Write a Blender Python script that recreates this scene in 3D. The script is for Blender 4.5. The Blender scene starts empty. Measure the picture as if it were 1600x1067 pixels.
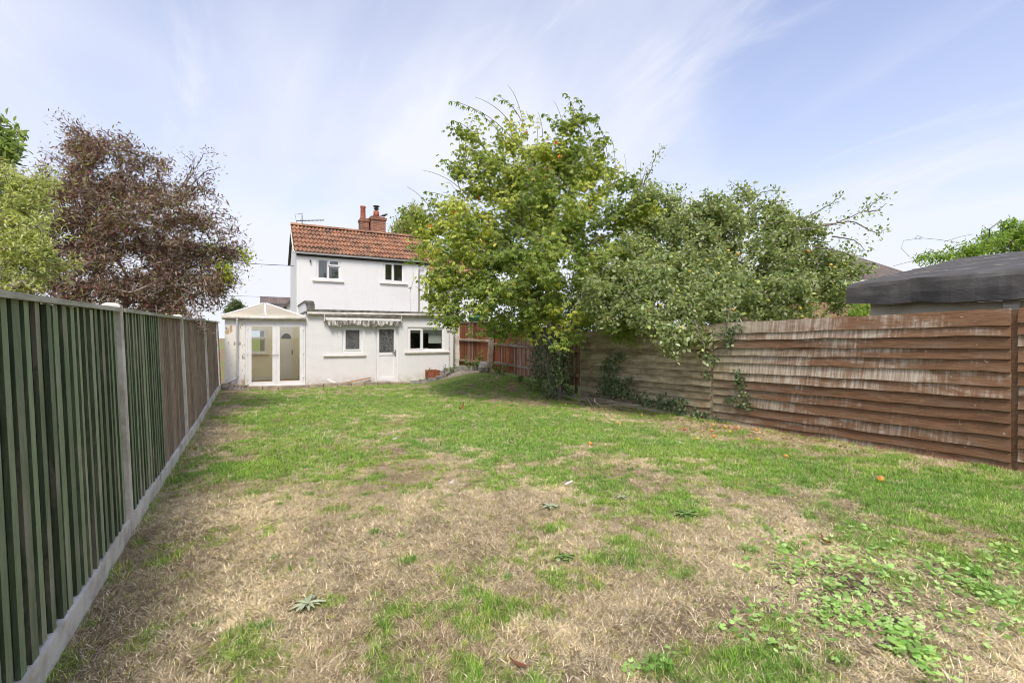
import bpy, math, random
import numpy as np
from mathutils import Matrix, Vector

# ------------------------------------------------------------------ camera, sky, sun, exposure
SC = bpy.context.scene
COL = SC.collection
R = math.radians
FPX, HY, CX = 755.0, 527.0, 800.0
YAW = math.atan(407 / 755.0)
CAMH = 1.65
SN, CS = math.sin(YAW), math.cos(YAW)

cam_d = bpy.data.cameras.new('camera')
cam_d.sensor_width = 36.0
cam_d.lens = 36.0 * FPX / 1600.0
cam_d.shift_y = -(533.5 - HY) / 1600.0
cam_d.clip_start = 0.05
cam_d.clip_end = 2000
cam = bpy.data.objects.new('camera', cam_d)
COL.objects.link(cam)
cam.location = (0, 0, CAMH)
cam.rotation_euler = (R(90), 0, -YAW)
SC.camera = cam

SUN_EL, SUN_AZ = R(54), R(203)          # azimuth clockwise from +Y (sun stands behind the camera, a little left)
world = bpy.data.worlds.new('World')
SC.world = world
world.use_nodes = True
wn, wl = world.node_tree.nodes, world.node_tree.links
wn.clear()
w_out = wn.new('ShaderNodeOutputWorld')
w_bg = wn.new('ShaderNodeBackground')
w_bg.inputs['Strength'].default_value = 0.10
w_sky = wn.new('ShaderNodeTexSky')
w_sky.sky_type = 'NISHITA'
w_sky.sun_disc = False
w_sky.sun_elevation = SUN_EL
w_sky.sun_rotation = SUN_AZ
w_sky.air_density = 1.0
w_sky.dust_density = 1.5
w_sky.ozone_density = 2.0
tc = wn.new('ShaderNodeTexCoord')
sep = wn.new('ShaderNodeSeparateXYZ')
wl.new(tc.outputs['Generated'], sep.inputs[0])
def wmath(op, a, b=None, clamp=False):
    n = wn.new('ShaderNodeMath'); n.operation = op; n.use_clamp = clamp
    for i, v in enumerate((a, b)):
        if v is None: continue
        if isinstance(v, (int, float)): n.inputs[i].default_value = v
        else: wl.new(v, n.inputs[i])
    return n.outputs[0]
zc = wmath('ADD', wmath('MAXIMUM', sep.outputs[2], 0.0), 0.22)
cmb = wn.new('ShaderNodeCombineXYZ')
wl.new(wmath('DIVIDE', sep.outputs[0], zc), cmb.inputs[0])
wl.new(wmath('DIVIDE', sep.outputs[1], zc), cmb.inputs[1])
CLOUD_AT = (7.3, -2.2, 0)
def wnoise(scale, rot, sc, detail, rough, dist):
    m = wn.new('ShaderNodeMapping'); m.inputs['Rotation'].default_value = (0, 0, rot); m.inputs['Scale'].default_value = sc
    m.inputs['Location'].default_value = CLOUD_AT
    wl.new(cmb.outputs[0], m.inputs[0])
    n = wn.new('ShaderNodeTexNoise'); n.inputs['Scale'].default_value = scale
    n.inputs['Detail'].default_value = detail; n.inputs['Roughness'].default_value = rough; n.inputs['Distortion'].default_value = dist
    wl.new(m.outputs[0], n.inputs['Vector'])
    return n.outputs[0]
def wramp(v, a, b):
    r = wn.new('ShaderNodeMapRange'); r.interpolation_type = 'SMOOTHSTEP'
    r.inputs[1].default_value = a; r.inputs[2].default_value = b
    wl.new(v, r.inputs[0]); return r.outputs[0]
c1 = wramp(wnoise(0.9, 0.5, (1, 1, 1), 3, 0.5, 0.3), 0.38, 0.72)
c2 = wramp(wnoise(0.8, 0.35, (1.7, 0.7, 1), 5, 0.5, 0.7), 0.40, 0.80)
c3 = wramp(wnoise(2.2, -0.9, (1.9, 0.6, 1), 7, 0.6, 0.9), 0.50, 0.80)
hz = wmath('POWER', wmath('SUBTRACT', 1.0, wmath('MAXIMUM', sep.outputs[2], 0.0)), 3.0)
cl = wmath('ADD', wmath('MULTIPLY', c1, 0.36), wmath('MULTIPLY', c2, 0.42))
cl = wmath('ADD', cl, wmath('MULTIPLY', c3, 0.28))
cl = wmath('ADD', cl, wmath('MULTIPLY', hz, 0.95))
cl = wmath('ADD', cl, 0.10, True)
w_mix = wn.new('ShaderNodeMixRGB')
wl.new(cl, w_mix.inputs[0])
w_tint = wn.new('ShaderNodeMixRGB'); w_tint.blend_type = 'MULTIPLY'; w_tint.inputs[0].default_value = 1
w_tint.inputs[2].default_value = (1.22, 1.08, 1.16, 1)
wl.new(w_sky.outputs[0], w_tint.inputs[1])
wl.new(w_tint.outputs[0], w_mix.inputs[1])
w_mix.inputs[2].default_value = (4.1, 4.22, 4.72, 1)      # thin high cloud
wl.new(w_mix.outputs[0], w_bg.inputs['Color'])
wl.new(w_bg.outputs[0], w_out.inputs['Surface'])

sun_d = bpy.data.lights.new('sun', 'SUN')
sun_d.energy = 1.5
sun_d.angle = R(18)
sun_d.color = (1.0, 0.93, 0.82)
sun = bpy.data.objects.new('sun', sun_d)
COL.objects.link(sun)
sdir = Vector((math.sin(SUN_AZ) * math.cos(SUN_EL), math.cos(SUN_AZ) * math.cos(SUN_EL), math.sin(SUN_EL)))
sun.rotation_euler = sdir.to_track_quat('Z', 'Y').to_euler()
sun.location = sdir * 60
vs = SC.view_settings
vs.view_transform = 'Standard'; vs.look = 'None'; vs.gamma = 1.0; vs.exposure = 1.16; vs.use_curve_mapping = False
SC.cycles.use_denoising = True
SC.cycles.filter_width = 1.0
SC.cycles.max_bounces = 8
SC.cycles.transparent_max_bounces = 16

# ------------------------------------------------------------------ helpers
rng = np.random.default_rng(7)
random.seed(7)

def ray(u, v):
    r = (u - CX) / FPX
    return np.array([r * CS + SN, -r * SN + CS, (HY - v) / FPX])
def at_f(u, v, f):                       # a point of the place at a known distance
    return ray(u, v) * f + np.array([0, 0, CAMH])
def on_x(u, v, x):
    d = ray(u, v); return d * (x / d[0]) + np.array([0, 0, CAMH])
def sm(a):
    a = np.clip(a, 0, 1); return a * a * (3 - 2 * a)
def hgt(x, y):                           # lie of the land
    x = np.asarray(x, float); y = np.asarray(y, float)
    z = 0.06 * sm((x - 3) / 5) - 0.018 * np.clip(y - 2.2, 0, 8) * sm((x - 3) / 5)
    z = z + 0.10 * sm((y - 7) / 10) * sm((0.6 - x) / 1.6) * (y < 30)
    z = z + 0.43 * sm((y - 10.8) / 5.2) * sm((x - 4.9) / 2.4)
    z = z + 0.015 * np.sin(x * 1.7 + y * .6) * np.sin(y * 1.3 - x * .5) * (np.abs(x) < 60)
    return z
def on_g(u, v):
    z = 0.0
    for _ in range(12):
        d = ray(u, v); t = (z - CAMH) / d[2]; p = d * t
        z = float(hgt(p[0], p[1]))
    return np.array([p[0], p[1], z])

def tag(o, label=None, cat=None, group=None, kind=None):
    if label: o['label'] = label
    if cat: o['category'] = cat
    if group: o['group'] = group
    if kind: o['kind'] = kind
    return o
def empty(name, loc, label, cat, group=None):
    o = bpy.data.objects.new(name, None); COL.objects.link(o)
    o.location = loc; o.empty_display_size = .1
    return tag(o, label, cat, group)
def wloc(o):
    p = Vector((0, 0, 0))
    while o is not None:
        p = p + o.location; o = o.parent
    return p
def adopt(o, parent):
    if parent is not None:
        o.parent = parent
        o.matrix_parent_inverse = Matrix.Translation(-PW.get(parent.name, Vector(parent.location)))
    return o
PW = {}                                   # meshes are drawn in world coordinates: their origin stays at 0
def link(name, me, mat=None, parent=None):
    if mat is not None and len(me.materials) == 0: me.materials.append(mat)
    o = bpy.data.objects.new(name, me); COL.objects.link(o)
    adopt(o, parent)
    return o
def mesh(name, V, Fs, smooth=False):
    me = bpy.data.meshes.new(name)
    me.from_pydata([tuple(map(float, v)) for v in V], [], [tuple(map(int, f)) for f in Fs])
    if smooth:
        me.polygons.foreach_set('use_smooth', [True] * len(me.polygons))
    me.update()
    return me
def mesh_np(name, V, Fs, col=None, smooth=False):
    """V (n,3), Fs (m,k) of equal face size"""
    me = bpy.data.meshes.new(name)
    n, (m, k) = len(V), Fs.shape
    me.vertices.add(n); me.vertices.foreach_set('co', np.asarray(V, np.float32).ravel())
    me.loops.add(m * k); me.loops.foreach_set('vertex_index', Fs.astype(np.int32).ravel())
    me.polygons.add(m)
    me.polygons.foreach_set('loop_start', np.arange(0, m * k, k, dtype=np.int32))
    me.polygons.foreach_set('loop_total', np.full(m, k, np.int32))
    if smooth: me.polygons.foreach_set('use_smooth', np.ones(m, bool))
    if col is not None:
        a = me.attributes.new('tint', 'FLOAT_COLOR', 'POINT')
        c = np.ones((n, 4), np.float32); c[:, :3] = col
        a.data.foreach_set('color', c.ravel())
    me.update(calc_edges=True)
    return me

class MB:
    def __init__(s): s.V = []; s.F = []
    def add(s, V, Fs):
        b = len(s.V); s.V += [tuple(v) for v in V]; s.F += [tuple(i + b for i in f) for f in Fs]; return s
    def box(s, x0, x1, y0, y1, z0, z1):
        V = [(x, y, z) for x in (x0, x1) for y in (y0, y1) for z in (z0, z1)]
        return s.add(V, [(0, 1, 3, 2), (4, 6, 7, 5), (0, 4, 5, 1), (2, 3, 7, 6), (0, 2, 6, 4), (1, 5, 7, 3)])
    def tube(s, pts, rad, n=8, cap=True):
        pts = [Vector(p) for p in pts]
        if not hasattr(rad, '__len__'): rad = [rad] * len(pts)
        rings = []
        for i, p in enumerate(pts):
            t = (pts[min(i + 1, len(pts) - 1)] - pts[max(i - 1, 0)]).normalized()
            a = t.cross(Vector((0, 0, 1)) if abs(t.z) < .95 else Vector((1, 0, 0))).normalized(); b = t.cross(a)
            rings.append([p + (a * math.cos(2 * math.pi * k / n) + b * math.sin(2 * math.pi * k / n)) * rad[i] for k in range(n)])
        V = [v for r in rings for v in r]; Fs = []
        for i in range(len(pts) - 1):
            for k in range(n):
                Fs.append((i * n + k, i * n + (k + 1) % n, (i + 1) * n + (k + 1) % n, (i + 1) * n + k))
        if cap: Fs += [tuple(range(n - 1, -1, -1)), tuple(range((len(pts) - 1) * n, len(pts) * n))]
        return s.add(V, Fs)
    def lathe(s, c, prof, n=16):
        V = []; Fs = []
        for (r, z) in prof:
            V += [(c[0] + r * math.cos(2 * math.pi * k / n), c[1] + r * math.sin(2 * math.pi * k / n), c[2] + z) for k in range(n)]
        for i in range(len(prof) - 1):
            for k in range(n): Fs.append((i * n + k, i * n + (k + 1) % n, (i + 1) * n + (k + 1) % n, (i + 1) * n + k))
        return s.add(V, Fs)
    def wall(s, x0, x1, z0, z1, yf, yb, holes=()):
        xs = sorted({x0, x1, *[h[0] for h in holes], *[h[1] for h in holes]})
        zs = sorted({z0, z1, *[h[2] for h in holes], *[h[3] for h in holes]})
        nx, nz = len(xs) - 1, len(zs) - 1
        def solid(i, j):
            if not (0 <= i < nx and 0 <= j < nz): return False
            cx, cz = (xs[i] + xs[i + 1]) / 2, (zs[j] + zs[j + 1]) / 2
            return not any(h[0] < cx < h[1] and h[2] < cz < h[3] for h in holes)
        for i in range(nx):
            for j in range(nz):
                if not solid(i, j): continue
                a, b, c, d = xs[i], xs[i + 1], zs[j], zs[j + 1]
                s.add([(a, yf, c), (b, yf, c), (b, yf, d), (a, yf, d)], [(0, 1, 2, 3)])
                s.add([(a, yb, c), (b, yb, c), (b, yb, d), (a, yb, d)], [(3, 2, 1, 0)])
                if not solid(i - 1, j): s.add([(a, yf, c), (a, yf, d), (a, yb, d), (a, yb, c)], [(0, 1, 2, 3)])
                if not solid(i + 1, j): s.add([(b, yf, c), (b, yf, d), (b, yb, d), (b, yb, c)], [(3, 2, 1, 0)])
                if not solid(i, j - 1): s.add([(a, yf, c), (b, yf, c), (b, yb, c), (a, yb, c)], [(3, 2, 1, 0)])
                if not solid(i, j + 1): s.add([(a, yf, d), (b, yf, d), (b, yb, d), (a, yb, d)], [(0, 1, 2, 3)])
        return s
    def build(s, name, mat, parent=None, smooth=False):
        me = mesh(name, s.V, s.F, smooth)
        return link(name, me, mat, parent)

# ------------------------------------------------------------------ materials
def nodes(name):
    m = bpy.data.materials.new(name); m.use_nodes = True
    nt = m.node_tree
    return m, nt, nt.nodes['Principled BSDF'], nt.nodes['Material Output']
def inp(nt, sock, v):
    if isinstance(v, (int, float)): sock.default_value = v
    elif isinstance(v, (tuple, list)): sock.default_value = (*v, 1) if len(v) == 3 and len(sock.default_value) == 4 else v
    else: nt.links.new(v, sock)
def mixc(nt, f, a, b, mode='MIX'):
    n = nt.nodes.new('ShaderNodeMixRGB'); n.blend_type = mode
    inp(nt, n.inputs[0], f); inp(nt, n.inputs[1], a); inp(nt, n.inputs[2], b)
    return n.outputs[0]
def mth(nt, op, a, b=0.0, clamp=False):
    n = nt.nodes.new('ShaderNodeMath'); n.operation = op; n.use_clamp = clamp
    inp(nt, n.inputs[0], a); inp(nt, n.inputs[1], b); return n.outputs[0]
def pos(nt, sc=(1, 1, 1), rnd=0.0, rot=(0, 0, 0)):
    g = nt.nodes.new('ShaderNodeNewGeometry')
    v = g.outputs['Position']
    if rnd:
        oi = nt.nodes.new('ShaderNodeObjectInfo')
        k = mth(nt, 'MULTIPLY', oi.outputs['Random'], rnd)
        c = nt.nodes.new('ShaderNodeCombineXYZ')
        for i in range(3): nt.links.new(k, c.inputs[i])
        a = nt.nodes.new('ShaderNodeVectorMath'); a.operation = 'ADD'
        nt.links.new(v, a.inputs[0]); nt.links.new(c.outputs[0], a.inputs[1]); v = a.outputs[0]
    m = nt.nodes.new('ShaderNodeMapping'); m.inputs['Scale'].default_value = sc; m.inputs['Rotation'].default_value = rot
    nt.links.new(v, m.inputs[0]); return m.outputs[0]
def noise(nt, vec, scale, detail=4, rough=.55, dist=0.0):
    n = nt.nodes.new('ShaderNodeTexNoise')
    n.inputs['Scale'].default_value = scale; n.inputs['Detail'].default_value = detail
    n.inputs['Roughness'].default_value = rough; n.inputs['Distortion'].default_value = dist
    nt.links.new(vec, n.inputs['Vector']); return n.outputs[0]
def rng_(nt, v, a, b, c=0., d=1.):
    r = nt.nodes.new('ShaderNodeMapRange'); r.interpolation_type = 'SMOOTHSTEP'
    for i, k in enumerate((a, b, c, d)): r.inputs[i + 1].default_value = k
    nt.links.new(v, r.inputs[0]); return r.outputs[0]
def bump(nt, bs, h, strength, dist=.01):
    b = nt.nodes.new('ShaderNodeBump'); b.inputs['Strength'].default_value = strength; b.inputs['Distance'].default_value = dist
    nt.links.new(h, b.inputs['Height']); nt.links.new(b.outputs[0], bs.inputs['Normal'])
def rand(nt):
    return nt.nodes.new('ShaderNodeObjectInfo').outputs['Random']

def plain(name, a, b=None, scale=6, rough=.6, sc=(1, 1, 1), bmp=.15, lo=.35, hi=.68, spec=.3, fine=60, rnd=0.0):
    m, nt, bs, _ = nodes(name)
    b = b or tuple(x * .8 for x in a)
    v = pos(nt, sc, rnd)
    n1 = noise(nt, v, scale, 6, .6)
    n2 = noise(nt, v, fine, 3, .6)
    c = mixc(nt, rng_(nt, n1, lo, hi), a, b)
    c = mixc(nt, mth(nt, 'MULTIPLY', n2, .25), c, tuple(x * .55 for x in a))
    nt.links.new(c, bs.inputs['Base Color'])
    bs.inputs['Roughness'].default_value = rough
    bs.inputs['Specular IOR Level'].default_value = spec
    if bmp: bump(nt, bs, n2, bmp, .006)
    return m

def painted_wall(name, base, dirt, flake=None, course=True):
    m, nt, bs, _ = nodes(name)
    v = pos(nt)
    big = noise(nt, v, .8, 5, .6, .4)
    streak = noise(nt, pos(nt, (3.5, 3.5, .5)), 1.6, 6, .65)
    low = nt.nodes.new('ShaderNodeSeparateXYZ'); nt.links.new(v, low.inputs[0])
    c = mixc(nt, mth(nt, 'MULTIPLY', rng_(nt, streak, .48, .78), .22), base, dirt)
    c = mixc(nt, mth(nt, 'MULTIPLY', rng_(nt, big, .45, .75), .16), c, dirt)
    foot = mth(nt, 'MULTIPLY', rng_(nt, low.outputs[2], .42, .0), rng_(nt, noise(nt, v, 5, 6, .7), .35, .62))
    c = mixc(nt, mth(nt, 'MULTIPLY', foot, .6), c, (.42, .34, .23))     # splashed earth, rising damp
    if flake:
        fl = rng_(nt, noise(nt, pos(nt, (1, 1, .55)), 3.1, 7, .62, .3), .54, .58)
        c = mixc(nt, fl, c, flake)
        fl2 = rng_(nt, noise(nt, pos(nt, (1, 1, .6)), 9, 6, .65), .60, .64)
        c = mixc(nt, fl2, c, (.34, .31, .27))
    nt.links.new(c, bs.inputs['Base Color'])
    bs.inputs['Roughness'].default_value = .75; bs.inputs['Specular IOR Level'].default_value = .2
    hgt_ = noise(nt, v, 26, 5, .6)
    if course:
        bt = nt.nodes.new('ShaderNodeTexBrick')
        bt.inputs['Scale'].default_value = 1; bt.inputs['Brick Width'].default_value = .225; bt.inputs['Row Height'].default_value = .075
        bt.inputs['Mortar Size'].default_value = .009; bt.inputs['Mortar Smooth'].default_value = .8
        nt.links.new(pos(nt, (1, 1, 1), 0, (R(90), 0, 0)), bt.inputs['Vector'])
        hgt_ = mth(nt, 'SUBTRACT', mth(nt, 'MULTIPLY', hgt_, .7), mth(nt, 'MULTIPLY', bt.outputs['Fac'], .45))
    bump(nt, bs, hgt_, .35, .012)
    return m

def wood(name, a, b, worn, along='Z', wear=(.56, .70), rough=.8, green=None, tint=.35, wear_amt=.8, extra=None):
    """a weathered board: grain streaks along one axis, each board its own shade"""
    m, nt, bs, _ = nodes(name)
    sc = {'Z': (9, 9, .7), 'Y': (9, .7, 9), 'X': (.7, 9, 9)}[along]
    sc2 = {'Z': (2.2, 2.2, .55), 'Y': (2.2, .6, 2.2), 'X': (.6, 2.2, 2.2)}[along]
    grain = noise(nt, pos(nt, sc, 17), 6, 6, .65, .4)
    patch = noise(nt, pos(nt, sc2, 31), 2.2, 7, .66, .5)
    speck = noise(nt, pos(nt, (1, 1, 1), 5), 34, 4, .6)
    c = mixc(nt, rng_(nt, grain, .3, .7), a, b)
    c = mixc(nt, mth(nt, 'MULTIPLY', rng_(nt, patch, *wear), wear_amt), c, worn)
    if green:
        gp = noise(nt, pos(nt, (1, 1, 1), 3), 1.6, 5, .6)
        c = mixc(nt, mth(nt, 'MULTIPLY', rng_(nt, gp, .4, .65), .5), c, green)
    if extra: c = extra(nt, c)
    c = mixc(nt, mth(nt, 'MULTIPLY', rng_(nt, speck, .58, .75), .35), c, tuple(x * .35 for x in a))
    k = mth(nt, 'ADD', mth(nt, 'MULTIPLY', rand(nt), tint), 1 - tint / 2)
    cc = nt.nodes.new('ShaderNodeCombineXYZ')
    for i in range(3): nt.links.new(k, cc.inputs[i])
    c = mixc(nt, 1.0, c, cc.outputs[0], 'MULTIPLY')
    nt.links.new(c, bs.inputs['Base Color'])
    bs.inputs['Roughness'].default_value = rough; bs.inputs['Specular IOR Level'].default_value = .2
    bump(nt, bs, mth(nt, 'ADD', grain, mth(nt, 'MULTIPLY', speck, .4)), .5, .006)
    return m

LEAF_GAIN = 1.75
def leafmat(name, trans=.48, rough=.5, spec=.3):
    m, nt, bs, out = nodes(name)
    at = nt.nodes.new('ShaderNodeAttribute'); at.attribute_name = 'tint'
    gain = mixc(nt, 1, at.outputs['Color'], (LEAF_GAIN,) * 3, 'MULTIPLY')
    nt.links.new(gain, bs.inputs['Base Color'])
    bs.inputs['Roughness'].default_value = rough; bs.inputs['Specular IOR Level'].default_value = spec
    tr = nt.nodes.new('ShaderNodeBsdfTranslucent')
    nt.links.new(mixc(nt, 1, gain, (1.25, 1.25, .75), 'MULTIPLY'), tr.inputs['Color'])
    mx = nt.nodes.new('ShaderNodeMixShader'); mx.inputs[0].default_value = trans
    nt.links.new(bs.outputs[0], mx.inputs[1]); nt.links.new(tr.outputs[0], mx.inputs[2])
    nt.links.new(mx.outputs[0], out.inputs['Surface'])
    return m

def glassmat(name, tint=(.9, .93, .92), refl=1.0):
    m, nt, bs, out = nodes(name)
    tr = nt.nodes.new('ShaderNodeBsdfTransparent'); tr.inputs[0].default_value = (*tint, 1)
    gl = nt.nodes.new('ShaderNodeBsdfGlossy'); gl.inputs['Roughness'].default_value = .01
    fr = nt.nodes.new('ShaderNodeFresnel'); fr.inputs[0].default_value = 2.5
    mx = nt.nodes.new('ShaderNodeMixShader')
    gb = nt.nodes.new('ShaderNodeNewGeometry')          # the inner face of a thin pane must not trap light
    k = mth(nt, 'MULTIPLY', fr.outputs[0], mth(nt, 'SUBTRACT', 1.0, gb.outputs['Backfacing']))
    nt.links.new(mth(nt, 'MULTIPLY', k, refl, True), mx.inputs[0])
    nt.links.new(tr.outputs[0], mx.inputs[1]); nt.links.new(gl.outputs[0], mx.inputs[2])
    nt.links.new(mx.outputs[0], out.inputs['Surface'])
    return m

M = {}
M['render'] = painted_wall('white painted brickwork', (.775, .775, .76), (.60, .56, .49))
M['old_render'] = painted_wall('flaking whitewash', (.82, .80, .75), (.55, .5, .44), (.52, .39, .22), False)
M['inside'] = plain('cream interior paint', (.92, .88, .72), (.89, .84, .66), 2, .8, bmp=0)
M['pale_inside'] = plain('pale interior paint', (.72, .70, .64), (.62, .6, .55), 2, .8, bmp=0)
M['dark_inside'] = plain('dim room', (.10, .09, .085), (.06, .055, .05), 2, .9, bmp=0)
M['upvc'] = plain('white upvc', (.88, .88, .87), (.82, .82, .80), 3, .35, bmp=0, spec=.45)
M['cream_trim'] = plain('weathered white trim', (.74, .71, .63), (.48, .44, .37), 5, .55, bmp=.1)
M['sill'] = plain('painted sill', (.80, .77, .71), (.66, .60, .51), 7, .7)
M['dark'] = plain('black timber', (.03, .03, .03), None, 5, .7)  # near-black colour of the upper fascia board
M['black_metal'] = plain('black handle metal', (.03, .03, .032), None, 9, .35, bmp=0, spec=.5)
M['grey_metal'] = plain('grey metal', (.28, .28, .28), (.18, .17, .16), 9, .45, bmp=.05)
M['felt'] = plain('mineral roofing felt', (.085, .080, .074), (.15, .145, .135), 2.4, .9, bmp=.6, fine=130, lo=.42, hi=.75)
_nt = M['felt'].node_tree; _bs = _nt.nodes['Principled BSDF']
bump(_nt, _bs, mth(_nt, 'ADD', mth(_nt, 'MULTIPLY', noise(_nt, pos(_nt, (1, 1, 2)), 4.5, 5, .6, .6), 1.0), mth(_nt, 'MULTIPLY', noise(_nt, pos(_nt), 140, 3, .6), .12)), .4, .04)
M['felt_edge'] = plain('mossy felt edge', (.11, .105, .095), (.25, .24, .20), 7, .95, bmp=.6)
M['concrete'] = plain('concrete', (.47, .42, .33), (.80, .76, .67), 3.6, .9, bmp=.6, fine=38, lo=.30, hi=.60)
M['old_stone'] = plain('worn edging stone', (.44, .37, .27), (.27, .22, .16), 4, .95, bmp=.7, fine=30, rnd=9)
M['grey_stone'] = plain('grey rock', (.40, .38, .34), (.22, .2, .18), 9, .95, bmp=.8, fine=30)
M['brick'] = plain('chimney brick', (.40, .13, .07), (.24, .08, .05), 9, .9, bmp=.4)
M['pot'] = plain('terracotta pot', (.45, .15, .08), (.30, .10, .06), 6, .8, bmp=.2)
M['poly'] = None
m, nt, bs, out = nodes('cream polycarbonate')
bs.inputs['Base Color'].default_value = (.93, .89, .76, 1); bs.inputs['Roughness'].default_value = .35
tr = nt.nodes.new('ShaderNodeBsdfTranslucent'); tr.inputs[0].default_value = (.97, .94, .84, 1)
mx = nt.nodes.new('ShaderNodeMixShader'); mx.inputs[0].default_value = .72
nt.links.new(bs.outputs[0], mx.inputs[1]); nt.links.new(tr.outputs[0], mx.inputs[2]); nt.links.new(mx.outputs[0], out.inputs['Surface'])
M['poly'] = m
M['glass'] = glassmat('window glass')
M['clear'] = glassmat('door glass', (.96, .97, .95), .45)
m, nt, bs, out = nodes('obscured glass')
v = pos(nt); n1 = noise(nt, v, 26, 3, .6, 1.2); n2 = noise(nt, v, 55, 2, .5, .6)
nt.links.new(mixc(nt, rng_(nt, n1, .38, .66), (.045, .046, .046), (.20, .20, .195)), bs.inputs['Base Color'])
bs.inputs['Roughness'].default_value = .22; bs.inputs['Specular IOR Level'].default_value = .6
bump(nt, bs, n2, .7, .01)
M['obscured'] = m
# terracotta tiles: colour per tile + lichen
m, nt, bs, out = nodes('clay pantile')
v = pos(nt)
c = mixc(nt, rand(nt), (.33, .155, .085), (.44, .23, .13))
c = mixc(nt, mth(nt, 'MULTIPLY', rng_(nt, noise(nt, v, 2.6, 8, .74, .4), .43, .62), .8), c, (.085, .062, .045))
c = mixc(nt, mth(nt, 'MULTIPLY', rng_(nt, noise(nt, v, 14, 5, .7), .56, .72), .6), c, (.52, .42, .30))
nt.links.new(c, bs.inputs['Base Color']); bs.inputs['Roughness'].default_value = .85
bump(nt, bs, noise(nt, v, 50, 4, .6), .35, .01)
M['tile'] = m
# bricks
def brickmat(name, c1, c2, mortar, w=.225, h=.075, rot=(R(90), 0, 0)):
    m, nt, bs, out = nodes(name)
    bt = nt.nodes.new('ShaderNodeTexBrick')
    for k, vv in (('Color1', c1), ('Color2', c2), ('Mortar', mortar)): bt.inputs[k].default_value = (*vv, 1)
    bt.inputs['Scale'].default_value = 1; bt.inputs['Brick Width'].default_value = w; bt.inputs['Row Height'].default_value = h
    bt.inputs['Mortar Size'].default_value = .007; bt.inputs['Bias'].default_value = -.1
    nt.links.new(pos(nt, (1, 1, 1), 0, rot), bt.inputs['Vector'])
    c = mixc(nt, mth(nt, 'MULTIPLY', rng_(nt, noise(nt, pos(nt), 4, 6, .7), .45, .7), .6), bt.outputs['Color'], (.10, .07, .05))
    nt.links.new(c, bs.inputs['Base Color']); bs.inputs['Roughness'].default_value = .9
    bump(nt, bs, bt.outputs['Fac'], -.5, .01)
    return m
M['chimney'] = brickmat('chimney brickwork', (.31, .115, .062), (.15, .06, .038), (.36, .29, .21))
M['plain_tile'] = brickmat('brown plain tiles', (.17, .14, .12), (.12, .10, .088), (.06, .052, .046), .17, .11, (R(65), 0, 0))
# fences
M['green_front'] = wood('faded green board', (.18, .235, .125), (.26, .315, .185), (.42, .40, .29), 'Z', (.48, .66), tint=.55, wear_amt=.75)
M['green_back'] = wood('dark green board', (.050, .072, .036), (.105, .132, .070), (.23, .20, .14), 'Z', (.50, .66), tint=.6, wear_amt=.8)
M['brown_board'] = wood('bare larch board', (.27, .21, .15), (.43, .345, .255), (.17, .13, .10), 'Z', (.5, .75), tint=.4)
M['cap_rail'] = wood('grey capping rail', (.28, .28, .20), (.46, .45, .36), (.56, .55, .46), 'Y', (.45, .65), tint=.2)
M['red_board'] = wood('red stained board', (.22, .075, .034), (.33, .130, .062), (.32, .26, .21), 'Z', (.56, .74), tint=.85, wear_amt=.8)
M['red_pale'] = wood('faded red board', (.25, .13, .085), (.36, .23, .16), (.42, .36, .30), 'Z', (.44, .66), tint=.5, wear_amt=.85)
M['red_rail'] = wood('weathered rail', (.24, .14, .09), (.32, .24, .17), (.45, .40, .33), 'Y', (.4, .62), tint=.3)
def bleach(nt, c):
    # lime bloom lying in ragged patches with fine drips, and algae; both gather where the trees overhang (greater y)
    s = nt.nodes.new('ShaderNodeSeparateXYZ'); nt.links.new(pos(nt), s.inputs[0])
    k = rng_(nt, s.outputs[1], 1.8, 5.2)
    drip = noise(nt, pos(nt, (1, 17, 1.1), 3), 1.6, 4, .6, .15)
    big = noise(nt, pos(nt, (1, .75, 2.6), 6), 1.25, 6, .66, .4)
    speck = noise(nt, pos(nt, (1, 1, 1), 2), 17, 4, .6)
    m1 = mth(nt, 'ADD', mth(nt, 'MULTIPLY', drip, .16), mth(nt, 'MULTIPLY', big, .88))
    m1 = mth(nt, 'ADD', m1, mth(nt, 'MULTIPLY', rand(nt), .14))
    m1 = mth(nt, 'ADD', m1, mth(nt, 'MULTIPLY', k, .10))
    pale = mixc(nt, rng_(nt, drip, .36, .66), (.30, .225, .155), (.56, .50, .41))
    c = mixc(nt, mth(nt, 'MULTIPLY', rng_(nt, m1, .60, .78), .82), c, pale)
    c = mixc(nt, mth(nt, 'MULTIPLY', rng_(nt, speck, .66, .72), .6), c, (.58, .52, .43))
    k2 = rng_(nt, mth(nt, 'ADD', s.outputs[1], mth(nt, 'MULTIPLY', big, 2.5)), 6.0, 8.4)
    fine = noise(nt, pos(nt, (1, .9, 3.2), 5), 2.4, 7, .66, .3)
    alg = mixc(nt, rng_(nt, fine, .34, .68), (.20, .16, .095), (.44, .40, .27))
    c = mixc(nt, mth(nt, 'MULTIPLY', k2, .78), c, alg)
    return c
M['weather_board'] = wood('brown weatherboard', (.145, .075, .040), (.26, .145, .078), (.25, .185, .135), 'Y', (.50, .70), tint=.40, wear_amt=.55, extra=bleach)
M['leaf'] = leafmat('broad leaf')
M['ivy'] = leafmat('ivy leaf', .12, .35, .45)
M['dull_leaf'] = leafmat('dull leaf', .40, .7, .15)
M['bark'] = plain('grey brown bark', (.15, .125, .10), (.27, .24, .20), 9, .95, sc=(1, 1, .3), bmp=.8, fine=40)
M['pale_twig'] = plain('pale twig', (.30, .26, .21), (.20, .17, .13), 9, .9, bmp=.2)
M['dark_bark'] = plain('dark elder bark', (.17, .135, .11), (.30, .26, .21), 9, .95, bmp=.5)

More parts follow.
